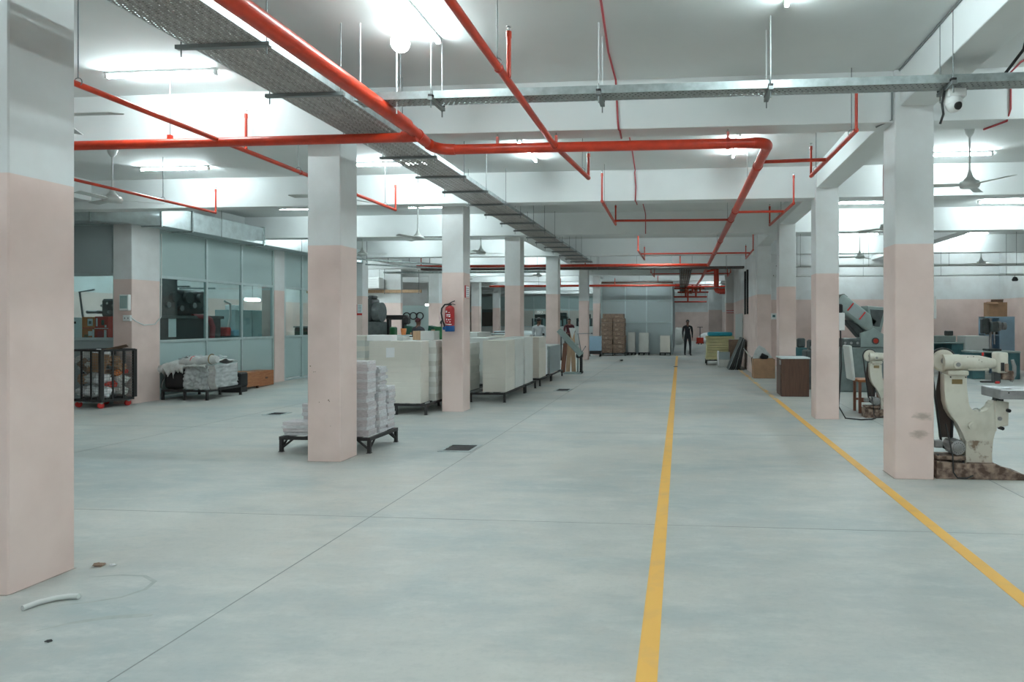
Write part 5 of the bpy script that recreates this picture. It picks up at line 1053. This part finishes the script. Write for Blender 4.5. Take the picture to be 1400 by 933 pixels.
for (xa, xb, z1, m) in ((-2.56, -2.22, 1.12, 'paper_dim'), (-2.02, -1.55, 1.1, 'paper_dim'), (-.98, -.50, .96, 'paper')):
    lab = {1.12: 'white stack beside the kraft parcels before the cabin', 1.1: 'white stack in the middle before the cabin', .96: 'lower white stack at the right end before the cabin'}[z1]
    stack('paper_stack', xa, xb, 32.3, 32.8, .14, z1, 5, m, lab, 'paper stack', .004, G_P); pallet(xa - .03, xb + .03, 32.2, 32.88, 'low black pallet under the ' + lab.replace(' before the cabin', ''), .14)
t = thing('blue_trolley', 'pale blue panel trolley beside the kraft parcels', 'trolley', (-4.02, 30.9, 0)); B('cab_blue').cbox(-.32, .32, -.03, .03, .27, .97, .01).build('panel', t); B('dark_steel').box(-.32, .32, -.25, .25, .12, .27).build('base_frame', t)
for xx in (-.26, .26):
    for yy in (-.2, .2): B('black').cyl((xx - .02, yy, .06), (xx + .02, yy, .06), .06, n=10).build('castor', t)
t = thing('tilt_machine', 'grey tilted conveyor machine on a steel foot past the pallets', 'machine', (-3.4, 20.65, 0))
B('grey_green').cbox(-.08, .08, -.14, .14, -.55, .52, .012, M=Mx((-.08, 0, 1.0), ry=R(-42))).build('tilted_board', t); B('grey_green').box(-.25, .3, -.2, .2, 0, .05).build('foot_plate', t); B('grey_green').box(.14, .20, -.03, .03, .05, .62).build('post', t)
B('black').cbox(.12, .33, -.1, .1, .5, .65, .03).build('motor', t); B('rod').tube([(.15, 0, 1.26), (.62, -.02, 1.28)], .012, 6).build('handle_bar', t); B('rod').tube([(.18, 0, 1.26), (.28, 0, .65)], .014, 6).tube([(.26, -.05, .62), (.42, -.06, .86)], .012, 6).build('lever', t); B('black').sph((.62, -.02, 1.28), .022, 8, 6).sph((.42, -.06, .86), .02, 8, 6).build('lever_knob', t)
B('black').box(.24, .31, -.08, .08, .05, .5).build('leg', t); B('rubber').cyl((.28, -.12, .05), (.28, .12, .05), .05, n=10).build('roller_foot', t); B('offwhite').prism([(-.1, 1.45), (.12, 1.45), (.0, 1.1)], -.1, -.08).build('paper_funnel', t)
for (xa, z1, m, lab, an) in ((-3.78, .95, 'wood_red', 'red brown wooden board leaning by the tilted machine', 4), (-3.62, 1.0, 'wood_light', 'pale wooden board leaning by the tilted machine', 3), (-3.42, 1.42, 'wood_light', 'tall orange wooden board behind the tilted machine', -3)):
    o = B(m).cbox(-.07, .07, -.015, .015, 0, z1, .004).build('wooden_board'); o.location = (xa, 21.02, 0); o.rotation_euler = (R(-6), R(an), 0); tag(o, lab, 'board', 'wooden boards by the tilted machine')
t = thing('pallet_truck', 'red hand pallet truck parked at the far end', 'pallet truck', (1.42, 48.0, 0))
for xx in (-.2, .2): B('red_dark').cbox(xx - .08, xx + .08, -.2, 1.0, .06, .14, .01).build('fork', t)
B('red_dark').cbox(-.25, .25, -.35, -.15, .08, .5, .03).build('pump_head', t); B('black').cyl((0, -.3, .4), (0, -.35, 1.25), .025, n=8).tube([(-.2, -.35, 1.25), (.2, -.35, 1.25)], .022, 8).build('tow_bar', t)
for xx in (-.09, .09): B('black').cyl((xx - .03, -.28, .08), (xx + .03, -.28, .08), .08, n=12).build('wheel', t)
crumple('wrapped_roll', (-.1, 47.5, .62), (.9, .7, 1.3), 'paper_cool', 'pale wrapped bale standing at the far end', 'bale', seed=3, amp=.2); crumple('white_sack', (2.0, 50.0, .40), (1.3, .8, .85), 'paper_white', 'white sack pile lying at the far end', 'sack', seed=5, amp=.3)
# ------------------------------------------------------------------ workshop left of the pillars
def wtable(x0, x1, y0, y1, h, label, top='laminate', leg='dark_steel'):
    t = thing('work_table', label, 'table', ((x0 + x1) / 2, (y0 + y1) / 2, 0)); w_, d_ = (x1 - x0) / 2, (y1 - y0) / 2
    B(top).cbox(-w_, w_, -d_, d_, h - .04, h, .006).build('table_top', t)
    for xx in (-w_ + .04, w_ - .04):
        for yy in (-d_ + .04, d_ - .04): B(leg).box(xx - .025, xx + .025, yy - .025, yy + .025, 0, h - .04).build('leg', t)
    B(leg).box(-w_ + .04, w_ - .04, -d_ + .03, -d_ + .05, h - .14, h - .04).build('apron', t)
    return t
t = thing('die_press', 'tall black press beside the pillar with the red notice', 'machine', (-11.3, 23.6, 0)); B('mach_dark2').cbox(-.35, .3, -.35, .35, 0, 1.65, .04).build('lower_body', t); B('mach_dark').cbox(-.42, .02, -.35, .35, 1.65, 2.5, .07, smooth=True).build('press_head', t); B('green_dark').cbox(-.28, -.1, -.37, -.34, 1.6, 2.3, .01).build('green_panel', t); B('mach_dark2').cyl((.05, -.1, 2.0), (.32, -.1, 2.0), .36, n=22).build('fly_wheel', t); B('mach_dark').cbox(-.2, .0, -.2, .2, 2.5, 2.62, .03).build('cap', t)
t = thing('frame_press', 'black open framed press beside the tall black press', 'machine', (-10.75, 24.2, 0))
for xx in (-.3, .3): B('dark_steel').box(xx - .05, xx + .05, -.1, .1, 0, 1.75).build('upright', t)
B('dark_steel').cbox(-.38, .42, -.12, .12, 1.72, 1.9, .03).build('top_beam', t); B('dark_steel').cbox(-.3, .3, -.2, .2, .9, 1.1, .01).build('bed', t); B('green').cbox(-.18, .02, -.25, .05, 1.1, 1.45, .04).build('green_motor', t); B('dark_steel').cbox(.28, .5, -.15, .15, 1.55, 1.85, .05).build('gear_box', t)
for (x, y, lab, m) in ((-10.1, 24.0, 'dark green guillotine beside the framed press', 'green_dark'), (-9.45, 24.65, 'second dark green cutting machine behind the tables', 'green_dark')):
    t = thing('paper_cutter', lab, 'machine', (x, y, 0)); B(m).cbox(-.28, .28, -.3, .3, 0, 1.1, .03).build('stand', t); bprism(B(m), [(-.22, 1.1), (.25, 1.1), (.1, 1.45), (-.15, 1.5)], -.2, .2, .02).build('blade_housing', t); B('steel').box(-.26, .26, -.32, -.3, 1.08, 1.14).build('blade_edge', t)
wtable(-9.6, -8.3, 22.4, 23.2, 1.2, 'cluttered work table before the green cutters', 'cardboard_dark')
for k in range(6): tag(B(('cardboard', 'paper_dim', 'cardboard_dark', 'paper_cool', 'wood_light', 'teal_bench')[k]).cbox(-9.5 + k * .19, -9.34 + k * .19, 22.5, 22.8, 1.2, 1.27 + .05 * ((k * 5) % 3), .008).build('small_carton'), 'small %s carton on the cluttered work table' % ('brown', 'grey', 'dark brown', 'pale', 'tan', 'teal')[k], 'box', 'cartons on the cluttered work table')
t = thing('green_bench', 'green crate bench beside the two workers', 'bench', (-8.55, 21.9, 0)); B('green').cbox(-.35, .35, -.25, .25, 1.0, 1.3, .01).build('crate_body', t)
for (xx, yy) in ((-.3, -.2), (.3, -.2), (-.3, .2), (.3, .2)): B('dark_steel').box(xx - .02, xx + .02, yy - .02, yy + .02, 0, 1.0).build('leg', t)
t = thing('orange_bucket', 'small orange bucket beside the two workers', 'bucket', (-9.35, 21.6, 1.2)); B('orange_print').lathe([(.07, 0), (.10, .22), (.09, .22)], n=14).build('bucket_wall', t)
wtable(-9.6, -9.0, 21.4, 21.8, 1.2, 'narrow white table under the orange bucket')
t = thing('tool_board', 'pale tool board with hanging black hoses', 'board', (-13.9, 33.6, 1.2)); B('panel_teal').cbox(-.9, .9, -.03, .03, -1.2, 1.3, .01).build('back_panel', t)
for k in range(3): B('black').tube(arc((-.45 + k * .36, -.06, .75), .18, 0, 2 * math.pi, 16), .03, 6).build('hose_loop', t)
t = thing('angle_lamp', 'bright lamp tube bent over the tool board', 'light', (-12.6, 32.6, 2.5)); B('bulb').cyl((-.35, 0, .0), (.25, 0, 0), .05, n=8).build('lamp', t); B('offwhite').tube([(.2, 0, 0), (.3, 0, -.2), (.25, 0, -.9)], .05, 8).build('arm', t); B('black').cyl((.25, 0, -.9), (.25, 0, -2.5), .05, n=8).build('stand', t)
t = thing('wire_duct', 'grey cable duct frame hung before the pillar with the red notice', 'cable tray', (0, 21.6, 3.55))
B('galv').tube([(-10.4, -1.2, .12), (-7.4, .3, .0)], .03, 6).tube([(-10.4, -.6, .0), (-7.2, .6, -.1)], .03, 6).build('side_rail', t); B('galv').cbox(-10.3, -4.5, .5, .75, -.22, -.16, .01).build('tray_floor', t)
for k in range(6): B('rod').cyl((-10.2 + k * .6, -.9 + k * .27, .05), (-10.2 + k * .6, -.9 + k * .27, .72), .01, n=6).build('hanger_rod', t)
wtable(-7.2, -5.4, 24.6, 25.5, 1.2, 'long white work table behind the second row of stacks'); wtable(-7.4, -5.0, 27.6, 28.6, 1.2, 'far white work table before the office windows'); wtable(-8.8, -7.0, 30.5, 31.5, 1.2, 'furthest white table before the office windows')
bench(-6.0, -5.1, 22.0, 22.6, 1.2, 'dark teal cabinet bench behind the pallet row', 'mach_dark2', 'offwhite')
for (x, y, h, lab, m) in ((-12.0, 47.4, 2.3, 'dark clothing rack inside the far office', 'mach_dark'), (-10.2, 47.6, 2.2, 'grey machine inside the far office', 'mach_dark2'), (-8.6, 47.2, 2.3, 'dark rack beside the office machine', 'mach_dark'), (-6.9, 47.5, 2.2, 'tall dark shelf inside the far office', 'mach_dark2'), (-5.4, 47.3, 2.25, 'last dark shelf inside the far office', 'mach_dark')):
    t = thing('office_rack', lab, 'rack', (x, y, 0)); B(m).cbox(-.6, .5, -.3, .3, 0, h - .3, .03).build('body', t); B('mach_dark').cbox(-.4, .4, -.25, .25, h - .3, h, .04).build('top_unit', t)
    for k in range(3): B('panel_teal').box(-.45 + k * .33, -.25 + k * .33, -.31, -.3, 1.35, 1.35 + .3 + .1 * k).build('hanging_item', t)

t = thing('tan_trunking', 'long tan cable trunking along the white workshop wall', 'trunking', (0, 28.7, 2.95)); B('wood_light').cbox(-17, -11.6, -.02, .06, 0, .14, .01).build('trunk_body', t)
for k in range(7): B('rod').cyl((-16.5 + k * .8, -.03, -.05), (-16.5 + k * .8, -.03, HC - 2.95), .012, n=6).build('hanger_rod', t)
t = thing('air_unit', 'white boxed air unit above the tan trunking', 'air conditioner', (-13.9, 28.38, 3.12)); B('white_plastic').cbox(-.6, .6, -.25, .25, 0, .5, .03).build('case', t)
for k in range(4): B('offwhite').box(-.5, .5, -.262, -.25, .08 + k * .1, .1 + k * .1).build('louvre', t)
for xx in (-.5, .5): B('rod').cyl((xx, 0, .5), (xx, 0, HC - 3.12), .012, n=6).build('hanger_rod', t)
# ------------------------------------------------------------------ small things on the near floor
tag(B('offwhite').tube([(-3.735, 3.44, .016), (-3.715, 3.52, .017), (-3.67, 3.58, .017), (-3.61, 3.61, .017), (-3.56, 3.615, .017)], .0155, 12).build('plastic_pipe_offcut'), 'curved white plastic pipe offcut lying near the big left pillar', 'pipe offcut')
crumple('rust_chip', (-3.91, 4.12, .008), (.07, .05, .022), 'cardboard_dark', 'brown chip of debris at the foot of the big left pillar', 'debris', seed=11, amp=.8)
crumple('white_chip', (-3.82, 4.13, .006), (.04, .03, .012), 'paper_white', 'tiny white plaster chip beside the brown one', 'debris', seed=12, amp=.8)
crumple('dark_chip', (-3.24, 3.12, .005), (.035, .02, .010), 'black', 'tiny dark chip on the open concrete floor', 'debris', seed=13, amp=.8)
crumple('dark_lump', (-2.45, 27.5, .03), (.12, .1, .06), 'black', 'dark lump on the floor before the kraft parcels', 'debris', seed=14, amp=.6)
crumple('grey_lump', (-.16, 24.0, .02), (.16, .1, .04), 'motor_grey', 'grey scrap lying on the yellow centre line', 'debris', seed=15, amp=.6)

# ------------------------------------------------------------------ people
def person(label, loc, rz, H, top, bottom, hair='hair', pose='stand', cap=None):
    s = H / 1.75
    J = {}; E_ = []; tagm = {}
    def j(n, p, r, m): J[n] = (Vector(p), r, m)
    j('pelvis', (0, 0, .95), (.145, .105), bottom); j('waist', (0, -.005, 1.08), (.135, .095), top); j('chest', (0, .01, 1.28), (.165, .11), top); j('sh', (0, .01, 1.42), (.12, .085), top)
    j('neck', (0, .0, 1.50), (.055, .055), 'skin'); j('jaw', (0, -.015, 1.575), (.068, .078), 'skin'); j('head', (0, -.005, 1.655), (.078, .092), 'skin'); j('crown', (0, .005, 1.72), (.055, .065), 'skin')
    st = .16 if pose == 'walk' else 0.0; fw = -.26 if pose == 'work' else 0.0
    for sd, x in (('l', 1), ('r', -1)):
        sg = st * x
        j('hip' + sd, (.095 * x, 0, .90), (.095, .095), bottom); j('knee' + sd, (.105 * x, -.02 - sg * .6, .50), (.062, .065), bottom); j('ank' + sd, (.105 * x, .02 - sg, .10), (.042, .045), bottom); j('heel' + sd, (.105 * x, .03 - sg, .045), (.042, .045), 'black'); j('toe' + sd, (.115 * x, -.16 - sg, .035), (.042, .03), 'black')
        j('shd' + sd, (.195 * x, .01, 1.40), (.068, .068), top); j('elb' + sd, (.245 * x, .03 + fw * .3 + sg * .3, 1.13), (.048, .048), top); j('wri' + sd, ((.25 if pose != 'work' else .14) * x, -.03 + fw + sg * .6, .89 if pose != 'work' else 1.05), (.030, .030), top); j('hand' + sd, ((.25 if pose != 'work' else .11) * x, -.045 + fw * 1.25 + sg * .7, .81 if pose != 'work' else 1.04), (.036, .024), 'skin')
    E_ += [('pelvis', 'waist'), ('waist', 'chest'), ('chest', 'sh'), ('sh', 'neck'), ('neck', 'jaw'), ('jaw', 'head'), ('head', 'crown')]
    for sd in 'lr': E_ += [('pelvis', 'hip' + sd), ('hip' + sd, 'knee' + sd), ('knee' + sd, 'ank' + sd), ('ank' + sd, 'heel' + sd), ('heel' + sd, 'toe' + sd), ('sh', 'shd' + sd), ('shd' + sd, 'elb' + sd), ('elb' + sd, 'wri' + sd), ('wri' + sd, 'hand' + sd)]
    names = list(J); me = bpy.data.meshes.new('body'); me.from_pydata([J[n][0] * s for n in names], [(names.index(a), names.index(b_)) for a, b_ in E_], [])
    o = bpy.data.objects.new('person_tmp', me); COL.objects.link(o)
    sk = o.modifiers.new('skin', 'SKIN'); ss = o.modifiers.new('sub', 'SUBSURF'); ss.levels = ss.render_levels = 2
    for i, n in enumerate(names):
        sv = me.skin_vertices[0].data[i]; sv.radius = (J[n][1][0] * s, J[n][1][1] * s); sv.use_root = (n == 'pelvis')
    dg = bpy.context.evaluated_depsgraph_get(); dg.update(); ev = o.evaluated_get(dg); m2 = bpy.data.meshes.new_from_object(ev)
    vs = [v.co.copy() for v in m2.vertices]; fs = [list(p.vertices) for p in m2.polygons]
    mb = MB(); segs = [(J[a][0] * s, J[b_][0] * s, J[b_][2] if not b_.startswith(('hip', 'shd')) else J[b_][2]) for a, b_ in E_]
    def near(c):
        best = None
        for a, b_, m in segs:
            d = b_ - a; t_ = max(0, min(1, (c - a).dot(d) / d.length_squared)); q_ = (c - (a + d * t_)).length
            if best is None or q_ < best[0]: best = (q_, m)
        return best[1]
    base = len(mb.v)
    mb.v += vs
    for f in fs:
        c = sum((vs[i] for i in f), Vector()) / len(f); mb.mat(near(c)); mb.f.append(f); mb.sm.append(True); mb.mi.append(mb.cur)
    # face and fingers belong to the same body mesh
    mb.mat('skin'); mb.sph(Vector((0, -.103, 1.635)) * s, .016 * s, 8, 6, (.8, 1, 1.4))
    for x in (-1, 1):
        mb.mat('shirt_white'); mb.sph(Vector((.03 * x, -.083, 1.665)) * s, .012 * s, 8, 6); mb.mat('black'); mb.sph(Vector((.03 * x, -.092, 1.665)) * s, .006 * s, 6, 4); mb.mat('skin'); mb.sph(Vector((.078 * x, .0, 1.65)) * s, .022 * s, 8, 6, (.4, .8, 1.3))
        hp = J['hand' + ('l' if x > 0 else 'r')][0] * s; dn = (hp - J['wri' + ('l' if x > 0 else 'r')][0] * s).normalized(); side = Vector((0, 1, 0)) if abs(dn.z) > .6 else Vector((1, 0, 0)); inw = dn.cross(side).normalized()
        for k, (off, ln) in enumerate(((-.027, .062), (-.009, .075), (.009, .07), (.026, .055))):
            b0 = hp + dn * .02 * s + side * off * s; mb.tube([b0, b0 + dn * ln * .5 * s, b0 + dn * ln * .9 * s + inw * .018 * s * -x], [.0095 * s, .009 * s, .0075 * s], 6)
        b0 = hp - dn * .03 * s - side * .03 * s; mb.tube([b0, b0 - side * .03 * s + dn * .03 * s, b0 - side * .035 * s + dn * .06 * s], [.011 * s, .010 * s, .008 * s], 6)
    mb.mat('maroon'); mb.sph(Vector((0, -.092, 1.595)) * s, .018 * s, 8, 4, (1.2, .5, .35))
    bpy.data.objects.remove(o)
    body = mb.build('person'); body.location = loc; body.rotation_euler = (0, 0, rz); tag(body, label, 'person')
    hm = B(hair if not cap else cap)
    n_, m_ = 16, 8
    vs = []; fs = []
    for i in range(m_ + 1):
        th = i / m_ * R(108)
        for k in range(n_):
            a = 2 * math.pi * k / n_; back = .5 + .5 * math.sin(a)      # more hair at the back (+Y)
            th2 = th * (.62 + .38 * back)
            vs.append(Vector((.089 * math.sin(th2) * math.cos(a), .004 + .104 * math.sin(th2) * math.sin(a), 1.655 + .105 * math.cos(th2))) * s)
    fs = [(i * n_ + k, i * n_ + (k + 1) % n_, (i + 1) * n_ + (k + 1) % n_, (i + 1) * n_ + k) for i in range(m_) for k in range(n_)]
    hm.add(vs, fs, True); h = hm.build('hair' if not cap else 'cap', body); sd = h.modifiers.new('thick', 'SOLIDIFY'); sd.thickness = .012
    return body
p1 = person('person in black clothes walking at the end of the aisle', (.36, 32.4, 0), R(10), 1.74, 'cloth_black', 'cloth_black', pose='walk')
B('paper_white').cbox(.04, .10, -.135, -.128, 1.33, 1.37, .002).build('chest_emblem', p1)
person('person in a white shirt standing with the back turned at a white table', (-5.25, 24.2, 0), R(170), 1.80, 'shirt_white', 'stripe', pose='work')
person('person in dark red and black before the office windows', (-5.35, 31.5, 0), R(20), 1.80, 'maroon', 'cloth_black', pose='work')
person('person in a dark top bending at the cluttered table, hair with red cap', (-8.55, 20.9, 0), R(160), 1.76, 'cloth_dark', 'cloth_black', pose='work', cap='maroon')
person('person in navy standing beside the worker with the red cap', (-7.95, 21.5, 0), R(190), 1.70, 'cloth_navy', 'cloth_black', pose='work')
